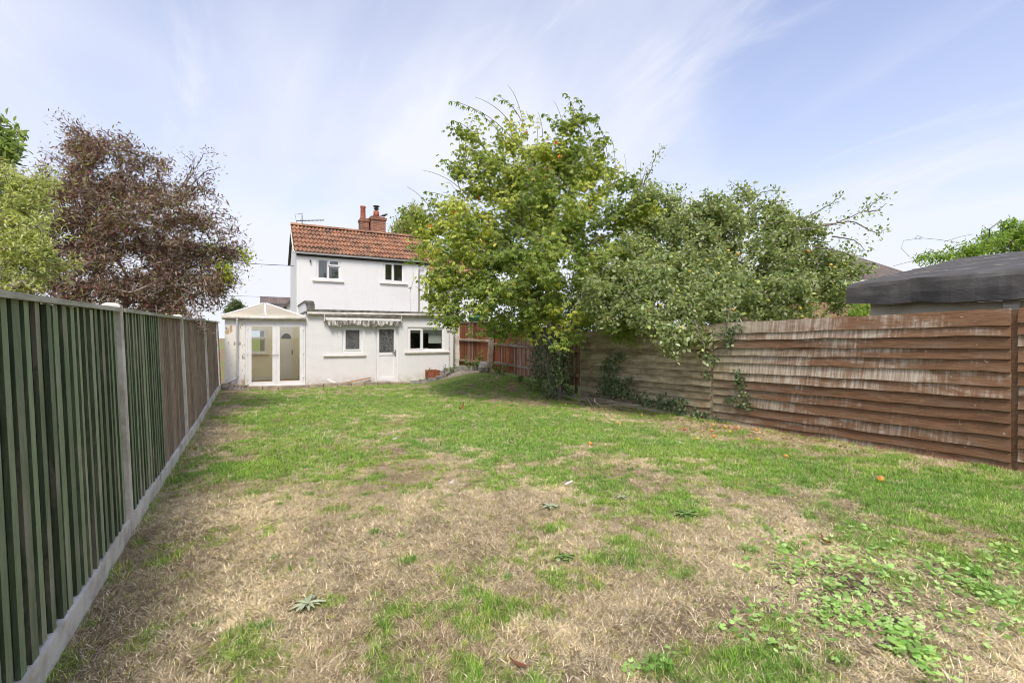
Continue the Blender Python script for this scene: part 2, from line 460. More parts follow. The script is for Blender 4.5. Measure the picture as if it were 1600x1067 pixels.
# ------------------------------------------------------------------ ground
def vnoise(x, y, sc, seed, octs=4):
    out = 0; amp = 1; tot = 0
    for o in range(octs):
        r_ = np.random.default_rng(seed + o * 13); T = r_.random((64, 64))
        u, v = x * sc * 2 ** o + 7.3 * o, y * sc * 2 ** o + 3.1 * o
        i, j = np.floor(u).astype(int), np.floor(v).astype(int); fu, fv = sm(u - i), sm(v - j)
        a = T[i % 64, j % 64]; b = T[(i + 1) % 64, j % 64]; c = T[i % 64, (j + 1) % 64]; d = T[(i + 1) % 64, (j + 1) % 64]
        out = out + amp * ((a * (1 - fu) + b * fu) * (1 - fv) + (c * (1 - fu) + d * fu) * fv); tot += amp; amp *= .55
    return out / tot

# lush (+) and parched (-) patches of this lawn: place in the garden, radius, amount
PATCH = []
def patch(u, v, r, a, st=1.0):
    p = on_g(u, v); PATCH.append((p[0], p[1], r, a, st))
for a in [(560, 628, 1.9, .8), (720, 640, 1.8, .6), (500, 655, 1.4, .5), (640, 675, 1.1, .35), (860, 665, 1.5, .75), (790, 690, 1.0, .6), (1000, 680, 1.3, .6),
          (1080, 715, 1.1, .5), (1230, 725, 1.0, .75), (1380, 745, .9, .8), (1480, 770, .8, .75), (1330, 790, .6, .45), (1590, 800, .7, .6), (1560, 860, .4, .3), (1170, 752, .6, .4),
          (840, 740, .6, .45), (930, 760, .6, .5), (1040, 790, .55, .55), (1080, 770, .5, .35), (400, 640, 1.0, .45), (330, 745, .55, .55), (480, 720, .7, .3), (420, 690, .8, .35),
          (700, 940, .25, .45), (610, 985, .28, .45), (800, 975, .3, .4), (560, 800, .3, .2), (690, 800, .4, .2), (860, 905, .25, .4), (950, 860, .35, .3), (1050, 1045, .28, .65), (880, 935, .2, .35), (400, 1000, .2, .3),
          (760, 585, .8, .8), (700, 595, .8, .6), (1350, 1010, .3, .35), (1200, 1040, .2, .3), (1010, 930, .3, .25), (1290, 690, .9, .2), (230, 1000, .2, .25), (940, 620, .7, .1),
          # parched
          (350, 680, .9, -.75), (330, 640, .9, -.6), (300, 820, .6, -.6), (250, 920, .5, -.5), (450, 850, .8, -.5), (560, 880, .6, -.4), (730, 850, .6, -.35), (1010, 735, .45, -.9), (900, 722, .4, -.5),
          (830, 628, 1.0, -.8), (760, 622, 1.0, -.55), (930, 650, .7, -.5), (680, 603, .5, -.4), (1200, 810, .6, -.55), (1130, 850, .4, -.5), (1290, 785, .4, -.3), (1120, 775, .3, -.3), (1100, 930, .4, -.35), (1450, 1000, .5, -.5), (1550, 1010, .4, -.6),
          (820, 790, .3, -.5), (1300, 900, .5, -.4), (1240, 690, .3, -.3), (500, 662, .25, -.5), (360, 612, .8, -.8), (1080, 660, .5, -.6), (1180, 672, .5, -.5), (1000, 960, .4, -.35), (1450, 720, .25, -.4)]:
    patch(*a)
def green(x, y):
    g = .31 + .38 * sm((y - 4.5) / 4) + .10 * sm((x - 3) / 3)
    for (px, py, r, a, st) in PATCH:
        k = ((x - px) ** 2 + (y - py) ** 2) / (r * r)
        g = g + .75 * a * np.exp(-k * 1.1)
    g = g + 1.0 * (vnoise(x, y, 1.3, 5, 3) - .5) + 1.9 * (vnoise(x, y, 3.1, 21, 3) - .5) + 1.3 * (vnoise(x, y, 7.5, 23, 2) - .5)
    g = g - .5 * sm((-.15 - x) / .6) * sm((y - 4.5) / 3)
    return np.clip(g * 1.15, 0, 1)
SOIL = [(on_g(*p)[:2], r) for p, r in [((1235, 915), .35), ((1300, 930), .35), ((1330, 890), .3), ((1180, 985), .2), ((1020, 742), .22), ((1420, 950), .3), ((700, 690), .12), ((805, 792), .18)]]
def soil(x, y):
    s_ = 0
    for (c, r) in SOIL: s_ = s_ + np.exp(-((x - c[0]) ** 2 + (y - c[1]) ** 2) / (r * r))
    s_ = s_ * (.0 + 1.5 * vnoise(x, y, 4.5, 77, 3)) * .75
    under = np.exp(-((x - 7.7) ** 2) / .5) * sm((y - 3.5) / 3) * .55 + np.exp(-((x + .82) ** 2) / .02) * .35
    return np.clip(s_ + under * (.4 + vnoise(x, y, 3, 9, 3)), 0, 1)

def axis(lo, hi, step, far):
    a = np.arange(lo, hi + step / 2, step)
    l, r, d = [], [], step
    p = lo
    while p > -far: d = min(d * 1.7, 120); p -= d; l.append(p)
    d = step; p = a[-1]
    while p < far: d = min(d * 1.7, 120); p += d; r.append(p)
    return np.array(l[::-1] + list(a) + r)
gx_, gy_ = axis(-1.2, 8.4, .075, 900), axis(1.0, 18.0, .075, 900)
X, Y = np.meshgrid(gx_, gy_, indexing='ij')
Z = hgt(X, Y) + .02 * (vnoise(X, Y, 2.0, 3, 3) - .5) * (np.abs(X) < 12) * (np.abs(Y) < 25)
nx, ny = X.shape
idx = np.arange(nx * ny).reshape(nx, ny)
Fq = np.stack([idx[:-1, :-1], idx[1:, :-1], idx[1:, 1:], idx[:-1, 1:]], -1).reshape(-1, 4)
gme = mesh_np('ground', np.stack([X, Y, Z], -1).reshape(-1, 3), Fq, smooth=True)
for nm, val in (('lush', green(X, Y)), ('soil', soil(X, Y))):
    at_ = gme.attributes.new(nm, 'FLOAT', 'POINT'); at_.data.foreach_set('value', val.astype(np.float32).ravel())
m, nt, bs, out = nodes('lawn')
v = pos(nt)
a1 = nt.nodes.new('ShaderNodeAttribute'); a1.attribute_name = 'lush'
a2 = nt.nodes.new('ShaderNodeAttribute'); a2.attribute_name = 'soil'
fine = noise(nt, v, 38, 6, .7); mid = noise(nt, v, 7, 6, .65, .3)
fib = noise(nt, pos(nt, (1, .25, 1), 0, (0, 0, .7)), 120, 4, .7, 1.0)
straw = mixc(nt, rng_(nt, fib, .38, .68), (.09, .065, .038), (.50, .40, .245))
straw = mixc(nt, rng_(nt, mid, .35, .7), straw, (.28, .21, .125))
grn = mixc(nt, rng_(nt, fine, .3, .7), (.11, .16, .03), (.30, .36, .11))
lush = rng_(nt, mth(nt, 'ADD', a1.outputs['Fac'], mth(nt, 'MULTIPLY', mth(nt, 'SUBTRACT', mid, .5), .7)), .25, .75)
c = mixc(nt, lush, straw, grn)
so = rng_(nt, mth(nt, 'ADD', a2.outputs['Fac'], mth(nt, 'MULTIPLY', mth(nt, 'SUBTRACT', fine, .5), .6)), .3, .7)
c = mixc(nt, so, c, mixc(nt, fine, (.10, .07, .048), (.22, .16, .11)))
nt.links.new(c, bs.inputs['Base Color']); bs.inputs['Roughness'].default_value = 1; bs.inputs['Specular IOR Level'].default_value = .05
bump(nt, bs, mth(nt, 'ADD', fine, mth(nt, 'MULTIPLY', fib, .6)), .9, .03)
g = link('ground', gme, m); tag(g, kind='structure')

# ---- grass: clumps of blades scattered over the lawn
def blades(n, rad, hmin, hmax, tilt, w, seed, pal, curl=.5):
    r_ = np.random.default_rng(seed)
    V, Fs, Cc = [], [], []
    for i in range(n):
        ph = r_.uniform(0, 2 * math.pi); rr = rad * math.sqrt(r_.random())
        b = np.array([rr * math.cos(ph), rr * math.sin(ph), -.006])
        az = ph + r_.normal(0, .9); L = r_.uniform(hmin, hmax); t0 = r_.uniform(*tilt)
        d = np.array([math.cos(az), math.sin(az), 0]); sd = np.array([-math.sin(az), math.cos(az), 0])
        p = b.copy(); t = t0; k0 = len(V); ww = w * r_.uniform(.7, 1.3)
        for s_ in range(3):
            wd = ww * (1, .85, .5)[s_]
            V += [p - sd * wd / 2, p + sd * wd / 2]
            p = p + (d * math.sin(t) + np.array([0, 0, 1]) * math.cos(t)) * L / 3
            p[2] = max(p[2], .002)
            t = min(t + curl * r_.uniform(.2, 1), 1.62)
        V.append(p)
        Fs += [(k0, k0 + 1, k0 + 3), (k0, k0 + 3, k0 + 2), (k0 + 2, k0 + 3, k0 + 5), (k0 + 2, k0 + 5, k0 + 4), (k0 + 4, k0 + 5, k0 + 6)]
        q = r_.random() * (len(pal) - 1); j = int(q); f = q - j
        cc = (np.array(pal[j]) * (1 - f) + np.array(pal[min(j + 1, len(pal) - 1)]) * f) * r_.uniform(.8, 1.2)
        Cc += [cc] * 7
    return np.array(V), np.array(Fs), np.array(Cc)
def grassmat(name, trans):
    m, nt, bs, out = nodes(name)
    at = nt.nodes.new('ShaderNodeAttribute'); at.attribute_name = 'tint'
    sh = nt.nodes.new('ShaderNodeAttribute'); sh.attribute_type = 'INSTANCER'; sh.attribute_name = 'shade'
    c = mixc(nt, 1, at.outputs['Color'], sh.outputs['Color'], 'MULTIPLY')
    nt.links.new(c, bs.inputs['Base Color']); bs.inputs['Roughness'].default_value = .7; bs.inputs['Specular IOR Level'].default_value = .15
    tr = nt.nodes.new('ShaderNodeBsdfTranslucent'); nt.links.new(c, tr.inputs[0])
    mx = nt.nodes.new('ShaderNodeMixShader'); mx.inputs[0].default_value = trans
    nt.links.new(bs.outputs[0], mx.inputs[1]); nt.links.new(tr.outputs[0], mx.inputs[2]); nt.links.new(mx.outputs[0], out.inputs['Surface'])
    return m
def scatter(name, P, rotz, scl, kind, shade, clumps, mat, label, cat):
    lib = bpy.data.collections.new(name + '_clumps')
    for i, (V, Fs, Cc) in enumerate(clumps):
        me = mesh_np('clump', V, Fs, Cc); me.materials.append(mat)
        lib.objects.link(bpy.data.objects.new('%s_clump_%02d' % (name, i), me))
    me = bpy.data.meshes.new(name)
    me.vertices.add(len(P)); me.vertices.foreach_set('co', np.asarray(P, np.float32).ravel())
    def att(n, t, val, f):
        a = me.attributes.new(n, t, 'POINT'); a.data.foreach_set(f, val.ravel())
    rot = np.zeros((len(P), 3), np.float32); rot[:, 2] = rotz
    att('rot', 'FLOAT_VECTOR', rot, 'vector'); att('scl', 'FLOAT', scl.astype(np.float32), 'value')
    att('kind', 'INT', kind.astype(np.int32), 'value')
    c4 = np.ones((len(P), 4), np.float32); c4[:, :3] = shade; att('shade', 'FLOAT_COLOR', c4, 'color')
    o = link(name, me, mat); tag(o, label, cat, kind='stuff')
    ng = bpy.data.node_groups.new(name, 'GeometryNodeTree')
    ng.interface.new_socket('Geometry', in_out='INPUT', socket_type='NodeSocketGeometry')
    ng.interface.new_socket('Geometry', in_out='OUTPUT', socket_type='NodeSocketGeometry')
    N, Lk = ng.nodes, ng.links
    gi, go = N.new('NodeGroupInput'), N.new('NodeGroupOutput')
    ip = N.new('GeometryNodeInstanceOnPoints'); ip.inputs['Pick Instance'].default_value = True
    ci = N.new('GeometryNodeCollectionInfo'); ci.inputs['Collection'].default_value = lib
    ci.inputs['Separate Children'].default_value = True; ci.inputs['Reset Children'].default_value = True
    def na(n, t):
        k = N.new('GeometryNodeInputNamedAttribute'); k.data_type = t; k.inputs['Name'].default_value = n
        return k.outputs['Attribute']
    er = N.new('FunctionNodeEulerToRotation')
    Lk.new(na('rot', 'FLOAT_VECTOR'), er.inputs[0])
    Lk.new(gi.outputs[0], ip.inputs['Points']); Lk.new(ci.outputs[0], ip.inputs['Instance'])
    Lk.new(na('kind', 'INT'), ip.inputs['Instance Index']); Lk.new(er.outputs[0], ip.inputs['Rotation'])
    Lk.new(na('scl', 'FLOAT'), ip.inputs['Scale']); Lk.new(ip.outputs[0], go.inputs[0])
    md = o.modifiers.new('scatter', 'NODES'); md.node_group = ng
    return o
def lawn_points(dens_near, seed):
    r_ = np.random.default_rng(seed)
    n = int(10.4 * 19 * dens_near)
    P = np.stack([r_.uniform(-.9, 8.1, n), r_.uniform(.6, 17.35, n)], 1)
    f = P[:, 0] * SN + P[:, 1] * CS; rt = P[:, 0] * CS - P[:, 1] * SN
    d = np.hypot(P[:, 0], P[:, 1])
    keep = (r_.random(n) < np.clip(5.0 / np.maximum(d, .1), .3, 1)) & (f > .8) & (np.abs(rt) < f * 1.1 + .6)
    keep &= ~((P[:, 1] > 16.85) & (P[:, 0] < 6.2)) & ~((P[:, 0] > 5.2) & (P[:, 1] > 15.9 - .35 * (P[:, 0] - 5.2)))
    keep &= ~((P[:, 1] > 16.2) & (P[:, 0] < -.2))
    return P[keep], d[keep]
GREENS = [(.12, .27, .025), (.21, .41, .05), (.34, .54, .10), (.54, .61, .22)]
STRAW = [(.18, .13, .07), (.48, .38, .20), (.72, .61, .36), (.82, .71, .46), (.93, .86, .65)]
P, d = lawn_points(640, 11)
gg = green(P[:, 0], P[:, 1]); so_ = soil(P[:, 0], P[:, 1]); rr = rng.random(len(P))
k = (rr < (np.clip((gg - .12) * 1.2, 0, 1) * .78 + .19)) & (so_ < .75)
P2, d2, g2 = P[k], d[k], gg[k]
P3 = np.column_stack([P2, hgt(P2[:, 0], P2[:, 1])])
vv = vnoise(P2[:, 0], P2[:, 1], 1.6, 91, 3)
shade = np.stack([.95 + .5 * (vv - .45) + .22 * (1 - g2), 1.04 + .25 * (vv - .5), .9 + .3 * (1 - g2)], 1) * rng.uniform(.60, 1.35, (len(P2), 1))
shade[:, 0] *= 1 + .35 * (1 - g2); shade[:, 1] *= 1 + .10 * (1 - g2)
TUFTS = [(643, 878, 1.3), (586, 832, 1.0), (632, 772, 1.0), (570, 773, .9), (601, 768, .7), (540, 750, .9), (482, 773, 1.0), (434, 872, .8), (408, 985, 1.1), (1240, 856, 1.2), (1166, 860, 1.4), (440, 788, .8), (330, 975, .9), (630, 838, .8),
         (602, 852, .6), (860, 905, .8), (1035, 1040, 1.5), (1060, 1055, 1.3), (1250, 965, .9), (1390, 900, 1.2), (1530, 900, 1.5), (700, 775, .8), (1110, 985, .8), (795, 905, .9), (985, 735, 1.0), (750, 1000, .9), (1310, 1030, 1.2), (1200, 830, .9), (1268, 808, 1.0), (905, 915, .8), (1250, 1045, 1.2)]
tp = []; ts = []
for (u, v, q) in TUFTS:
    c_ = on_g(u, v)
    for _ in range(9):
        tp.append(c_[:2] + rng.normal(0, .028 * q, 2)); ts.append(q * rng.uniform(.9, 1.35))
P2 = np.concatenate([P2, np.array(tp)]); d2 = np.concatenate([d2, np.full(len(tp), 5.)]); g2 = np.concatenate([g2, np.full(len(tp), .75)])
P3 = np.column_stack([P2, hgt(P2[:, 0], P2[:, 1])])
shade = np.concatenate([shade, np.tile([.66, .82, .66], (len(tp), 1))])
# unmown grass left standing along the foot of both fences
ey = np.concatenate([rng.uniform(2.2, 16.5, 260), rng.uniform(1.5, 10.5, 330)])
ex = np.where(np.arange(len(ey)) < 260, -.86 + np.abs(rng.normal(0, .05, len(ey))), 7.98 - np.abs(rng.normal(0, .10, len(ey))))
ek = vnoise(ex, ey, 1.4, 66, 3) > np.where(ex < 0, .47, .44); ex, ey = ex[ek], ey[ek]
P2 = np.concatenate([np.column_stack([ex, ey]), P2]); d2 = np.concatenate([np.full(len(ex), 5.), d2]); g2 = np.concatenate([np.full(len(ex), .8), g2])
P3 = np.column_stack([P2, hgt(P2[:, 0], P2[:, 1])])
shade = np.concatenate([np.array([1.0, 1.0, .9]) * rng.uniform(.7, 1.15, (len(ex), 1)) + np.outer(rng.random(len(ex)) < .45, (.55, .15, .35)), shade])
long_ = np.where(rng.random(len(P2)) < .05, 1.5, 1.0); long_[-len(ts):] = ts; long_[:len(ex)] = rng.uniform(1.1, 2.2, len(ex))
scatter('green_grass', P3, rng.uniform(0, 6.28, len(P2)), rng.uniform(.55, .95, len(P2)) * (.50 + .45 * g2) * long_ * np.clip(d2 / 6, .95, 1.15), rng.integers(0, 5, len(P2)), shade,
        [blades(20, .042, .030, .085, (.05, .75), .0042, 100 + i, GREENS) for i in range(5)], grassmat('green grass blade', .35), 'green grass growing in patches over the lawn', 'grass')
P, d = lawn_points(950, 12)
gg = green(P[:, 0], P[:, 1]); so_ = soil(P[:, 0], P[:, 1])
k = (rng.random(len(P)) < np.clip(1.0 - gg * .75, .30, 1)) & (so_ < .6 + .4 * rng.random(len(P)))
P2, d2 = P[k], d[k]
P3 = np.column_stack([P2, hgt(P2[:, 0], P2[:, 1])])
vv = vnoise(P2[:, 0], P2[:, 1], 1.3, 55, 4)
shade = (np.array([1.0, .97, .95]) + np.outer((vv - .45), (.9, .95, 1.0))) * rng.uniform(.55, 1.42, (len(P2), 1))
scatter('dry_grass', P3, rng.uniform(0, 6.28, len(P2)), rng.uniform(.65, 1.15, len(P2)) * np.clip(d2 / 6, 1, 1.4), rng.integers(0, 6, len(P2)), shade,
        [blades(24, .048, .02, .08, (.8, 1.56), .0032, 200 + i, STRAW, .35) for i in range(6)], grassmat('dry straw blade', .2), 'parched straw-coloured grass matted over the lawn', 'grass')

# ------------------------------------------------------------------ house
HX0, HX1, YF, YU, YB = 1.61, 6.95, 17.60, 20.60, 24.0
house = empty('house', (4.2, YF, 0), 'white painted brick cottage with red pantile roof and flat-roofed ground floor', 'house')
W1, W2, DR = (2.78, 3.48, 1.12, 2.02), (5.09, 6.55, 1.12, 2.03), (3.90, 4.74, .03, 2.10)
U1, U2 = (2.26, 3.21, 3.94, 4.83), (4.89, 5.82, 3.98, 4.86)
MB().wall(HX0, HX1, -.15, 2.43, YF, YF + .25, [W1, W2, DR]).build('ground_floor_wall', M['render'], house)
b = MB(); b.box(HX0, HX0 + .2, YF + .25, YU, -.15, 2.84); b.build('side_wall', M['render'], house); b = MB(); b.box(HX1 - .2, HX1, YF + .25, YU, -.15, 2.43); b.build('side_wall', M['render'], house); b = MB()
b.box(HX0, HX0 + .2, YF + .02, YF + .25, 2.43, 2.78)
b.build('side_wall', M['render'], house)
MB().wall(1.55, HX1 - .02, 2.43, 4.93, YU, YU + .25, [U1, U2]).build('upper_wall', M['render'], house)
# left gable wall (pentagon prism) and back wall
zr, yr = 6.24, 22.3
def gable(x0, x1):
    pr = [(YU + .25, -.1), (YB, -.1), (YB, 4.9), (yr, zr), (YU + .25, 4.9)]
    V = [(x0, y, z) for y, z in pr] + [(x1, y, z) for y, z in pr]
    n = 5
    return V, [tuple(range(n - 1, -1, -1)), tuple(range(n, 2 * n))] + [(i, (i + 1) % n, n + (i + 1) % n, n + i) for i in range(n)]
b = MB(); b.add(*gable(1.55, 1.78)); b.add(*gable(HX1 - .25, HX1 - .02)); b.box(1.78, HX1 - .25, YB - .2, YB, -.1, 4.9)
b.build('gable_wall', M['render'], house)
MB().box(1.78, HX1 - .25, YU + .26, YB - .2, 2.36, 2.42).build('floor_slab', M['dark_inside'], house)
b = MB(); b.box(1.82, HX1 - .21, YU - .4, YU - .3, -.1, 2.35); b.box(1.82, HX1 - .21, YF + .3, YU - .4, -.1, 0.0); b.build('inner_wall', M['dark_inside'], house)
b = MB(); b.box(1.82, HX1 - .3, YU + 1.1, YU + 1.2, 2.44, 4.9); b.build('grey_pane_backing', M['pale_inside'], house)  # unseen wall, brought near and paled so the panes look grey
# flat roof over the ground floor
MB().box(HX0 - .02, HX1 + .12, YF - .10, YU, 2.47, 2.53).build('flat_roof', M['felt_edge'], house)
b = MB(); b.box(HX0 + .02, HX1 + .12, YF - .07, YF + .10, 2.535, 2.60)
b.build('roof_kerb', M['felt_edge'], house)
cp = MB(); cp.box(HX0 - .04, HX0 + .25, YF - .06, YF + .24, 2.79, 2.86); cp.box(HX0 - .03, HX0 + .24, YF + .24, YU - .02, 2.845, 2.90)
cp.box(HX0 + .02, HX0 + .27, YF - .075, YF + .0, 2.605, 2.785)
cp.build('parapet_coping', M['felt_edge'], house)
# gutters and downpipes
gt = MB(); gt.tube([(HX0 + .03, YF - .12, 2.455), (HX1 + .14, YF - .12, 2.49)], .048, 10); gt.build('gutter', M['cream_trim'], house, True)
MB().box(HX0 + .03, HX1 + .10, YF - .045, YF - .002, 2.36, 2.465).build('fascia', M['cream_trim'], house)
MB().tube([(1.45, YU - .13, 4.96), (HX1 + .05, YU - .13, 4.965)], .05, 10).build('gutter', M['upvc'], house, True)
MB().box(1.54, HX1 + .02, YU - .075, YU - .002, 4.84, 4.93).build('fascia', M['dark'], house)
MB().tube([(6.62, YU - .13, 4.92), (6.62, YU - .13, 4.78), (6.45, YU - .05, 4.62), (6.45, YU - .05, 2.56)], .034, 8).build('downpipe', M['upvc'], house, True)
MB().tube([(6.18, YU - .02, 4.80), (6.22, YU - .02, 4.2), (6.05, YU - .02, 3.6), (6.10, YU - .02, 2.56)], .008, 6).build('cable', M['cream_trim'], house)
MB().tube([(6.89, YF - .12, 2.46), (6.89, YF - .07, 2.36), (6.89, YF - .07, .42)], .036, 8).build('downpipe', M['upvc'], house, True)
MB().tube([(6.72, YF - .02, 1.92), (6.72, YF - .03, .5)], .02, 6).build('waste_pipe', M['cream_trim'], house)
MB().box(6.62, 6.86, YF - .06, YF - .002, 1.90, 1.95).build('waste_pipe', M['cream_trim'], house)
MB().lathe((0, 0, 0), [(.001, 0), (.075, 0), (.075, .05), (.055, .06), (.001, .06)], 14).build('vent', M['grey_metal'], house, False)
vt = bpy.data.objects['vent']
for vtx in vt.data.vertices: x, y, z = vtx.co; vtx.co = (6.66 + x, YU - z, 4.28 + y)
MB().box(2.02, 2.07, YU - .10, YU, 4.62, 4.70).build('lamp_bracket', M['black_metal'], house)

def window(parent, x0, x1, z0, z1, y, lights, glass, sill=None, fw=.06, face=M['upvc'], curtain=None):
    """lights: list of (x0,x1,z0,z1, opening?) in fractions"""
    f = MB()
    f.box(x0, x0 + fw, y, y + .07, z0, z1); f.box(x1 - fw, x1, y, y + .07, z0, z1)
    f.box(x0 + fw, x1 - fw, y, y + .07, z1 - fw, z1); f.box(x0 + fw, x1 - fw, y, y + .07, z0, z0 + fw)
    w = f.build('window', face, parent)
    ix0, ix1, iz0, iz1 = x0 + fw, x1 - fw, z0 + fw, z1 - fw
    for (a, b_, c_, d_, op) in lights:
        X0, X1 = ix0 + a * (ix1 - ix0), ix0 + b_ * (ix1 - ix0); Z0, Z1 = iz0 + c_ * (iz1 - iz0), iz0 + d_ * (iz1 - iz0)
        s_ = .052 if op else .034; p = -.018 if op else .012
        k = MB()
        k.box(X0, X0 + s_, y + p, y + .062, Z0, Z1); k.box(X1 - s_, X1, y + p, y + .062, Z0, Z1)
        k.box(X0 + s_, X1 - s_, y + p, y + .062, Z1 - s_, Z1); k.box(X0 + s_, X1 - s_, y + p, y + .062, Z0, Z0 + s_)
        k.build('casement', face, w)
        MB().box(X0 + s_ - .004, X1 - s_ + .004, y + .025, y + .031, Z0 + s_ - .004, Z1 - s_ + .004).build('pane', glass, w)
    if sill:
        sx0, sx1, sz, st = sill
        MB().box(sx0, sx1, y - .10, y + .0, sz - st * .8, sz).build('sill', M['sill'], w)
    return w
window(house, *W1[:2], *W1[2:], YF + .04, [(0, 1, 0, 1, True)], M['obscured'], (2.16, 3.58, 1.03, .05))
window(house, *W2[:2], *W2[2:], YF + .04, [(0, .37, 0, 1, True), (.385, 1, 0, 1, False)], M['glass'], (4.98, 6.74, 1.115, .07))
window(house, *U1[:2], *U1[2:], YU + .03, [(0, .46, 0, 1, False), (.48, 1, .0, .68, False), (.48, 1, .69, 1, True)], M['glass'], (2.12, 3.31, 3.925, .06))
window(house, *U2[:2], *U2[2:], YU + .03, [(0, .47, 0, 1, True), (.49, 1, 0, 1, False)], M['glass'], (4.76, 5.96, 3.965, .06))
# things seen through the kitchen window
k = MB(); k.box(5.16, 6.5, YF + .16, YF + .19, 1.82, 1.97); k.build('blind', M['pale_inside'], house)
k = MB(); k.box(5.98, 6.50, YF + .24, YF + .26, 1.42, 1.82); k.build('lit_look_panel', M['pale_inside'], house)  # panel near the glass; its pale colour stands in for a lit wall
k = MB(); k.box(5.2, 6.7, YF + .3, YF + .75, .88, .93); k.box(5.6, 6.0, YF + .32, YF + .6, .93, 1.25); k.lathe((5.35, YF + .5, .93), [(.05, 0), (.06, .15), (.02, .25), (.02, .32)], 10); k.build('worktop', M['grey_stone'], house)
# back door
df = MB(); x0, x1, z0, z1 = DR; y = YF + .03
df.box(x0, x0 + .06, y, y + .07, z0, z1); df.box(x1 - .06, x1, y, y + .07, z0, z1); df.box(x0 + .06, x1 - .06, y, y + .07, z1 - .06, z1); df.box(x0 + .06, x1 - .06, y, y + .07, z0, z0 + .04)
door = df.build('door', M['upvc'], house)
k = MB(); a, c_ = x0 + .065, x1 - .065
k.box(a, a + .09, y - .015, y + .05, z0 + .045, z1 - .065); k.box(c_ - .09, c_, y - .015, y + .05, z0 + .045, z1 - .065)
k.box(a + .09, c_ - .09, y - .015, y + .05, z1 - .16, z1 - .065); k.box(a + .09, c_ - .09, y - .015, y + .05, 1.00, 1.10); k.box(a + .09, c_ - .09, y - .015, y + .05, z0 + .045, z0 + .17)
k.box(a + .09, c_ - .09, y + .005, y + .045, z0 + .17, 1.0)
k.build('leaf', M['upvc'], door)
MB().box(a + .085, c_ - .085, y + .015, y + .022, 1.095, z1 - .155).build('pane', M['obscured'], door)
k = MB(); k.box(c_ - .065, c_ - .03, y - .03, y - .015, .95, 1.19); k.box(c_ - .15, c_ - .035, y - .06, y - .045, 1.07, 1.09); k.build('handle', M['black_metal'], door)
MB().box(x0 - .03, x1 + .03, YF - .10, YF + .03, -.05, .028).build('threshold', M['old_stone'], house)

# roof: pantiles one by one
eY, eZ, rY, rZ = YU - .16, 4.98, yr, 6.36
sl = math.hypot(rY - eY, rZ - eZ); ang = math.atan2(rZ - eZ, rY - eY)
rx0, rx1 = 1.45, 7.05
rb = MB()
n_ = np.array([0, -math.sin(ang), math.cos(ang)])
def slope_pt(x, s_, h): return np.array([x, eY + s_ * math.cos(ang), eZ + s_ * math.sin(ang)]) + n_ * h
V = [slope_pt(rx0, 0, -.06), slope_pt(rx1, 0, -.06), slope_pt(rx1, sl, -.06), slope_pt(rx0, sl, -.06), (rx0, 2 * rY - eY, eZ - .06), (rx1, 2 * rY - eY, eZ - .06)]
V = V + [tuple(np.array(v) + (0, 0, .045)) for v in V]
rb.add(V, [(3, 2, 1, 0), (2, 3, 4, 5), (6, 7, 8, 9), (9, 8, 11, 10), (0, 1, 7, 6), (0, 6, 9, 3), (3, 9, 10, 4), (1, 2, 8, 7), (2, 5, 11, 8), (4, 10, 11, 5)])
roof = rb.build('roof', M['felt'], house)
ncol, nrow = 19, 6
tw, tl = (rx1 - rx0) / ncol, sl / nrow
def tile_mesh():
    nw = 12; V = []; Fs = []
    for s_ in (-.035, tl + .04):
        for k in range(nw + 1):
            u = k / nw; h = .030 * math.cos(4 * math.pi * u + .8)
            lift = .075 if s_ < 0 else .02
            V.append((u * tw * 1.02, s_, h + lift))
    for k in range(nw): Fs.append((k, k + 1, nw + 2 + k, nw + 1 + k))
    for k in range(nw + 1):
        V.append((V[k][0], V[k][1] + .002, V[k][2] - .04))
    o_ = 2 * (nw + 1)
    for k in range(nw): Fs.append((k + 1, k, o_ + k, o_ + k + 1))
    return mesh('roof_tile', V, Fs, False)
tme = tile_mesh(); tme.materials.append(M['tile'])
for j in range(nrow):
    for i in range(ncol):
        o = bpy.data.objects.new('roof_tile', tme); COL.objects.link(o); adopt(o, roof)
        p = slope_pt(rx0 + i * tw, j * tl, .0 + random.uniform(-.004, .006))
        o.location = p; o.rotation_euler = (ang + random.uniform(-.012, .012), 0, random.uniform(-.015, .015))
# ridge tiles
rme = MB(); nr = 13; rl = (rx1 - rx0) / nr
V = []; Fs = []
for x in (0, rl * .985):
    for k in range(9):
        a = math.pi * k / 8; V.append((x, .15 * math.cos(a), .11 * math.sin(a)))
for k in range(8): Fs.append((k, k + 1, 10 + k, 9 + k))
Fs += [tuple(range(8, -1, -1)), tuple(range(9, 18))]
rm = mesh('ridge_tile', V, Fs); rm.materials.append(M['tile'])
for i in range(nr):
    o = bpy.data.objects.new('ridge_tile', rm); COL.objects.link(o); adopt(o, roof)
    o.location = (rx0 + i * rl, rY, rZ + random.uniform(0, .012)); o.rotation_euler = (0, random.uniform(-.008, .008), 0)
MB().tube([slope_pt(rx0 - .02, 0, -.02), slope_pt(rx0 - .02, sl, -.02)], .03, 6).build('verge', M['cream_trim'], roof)

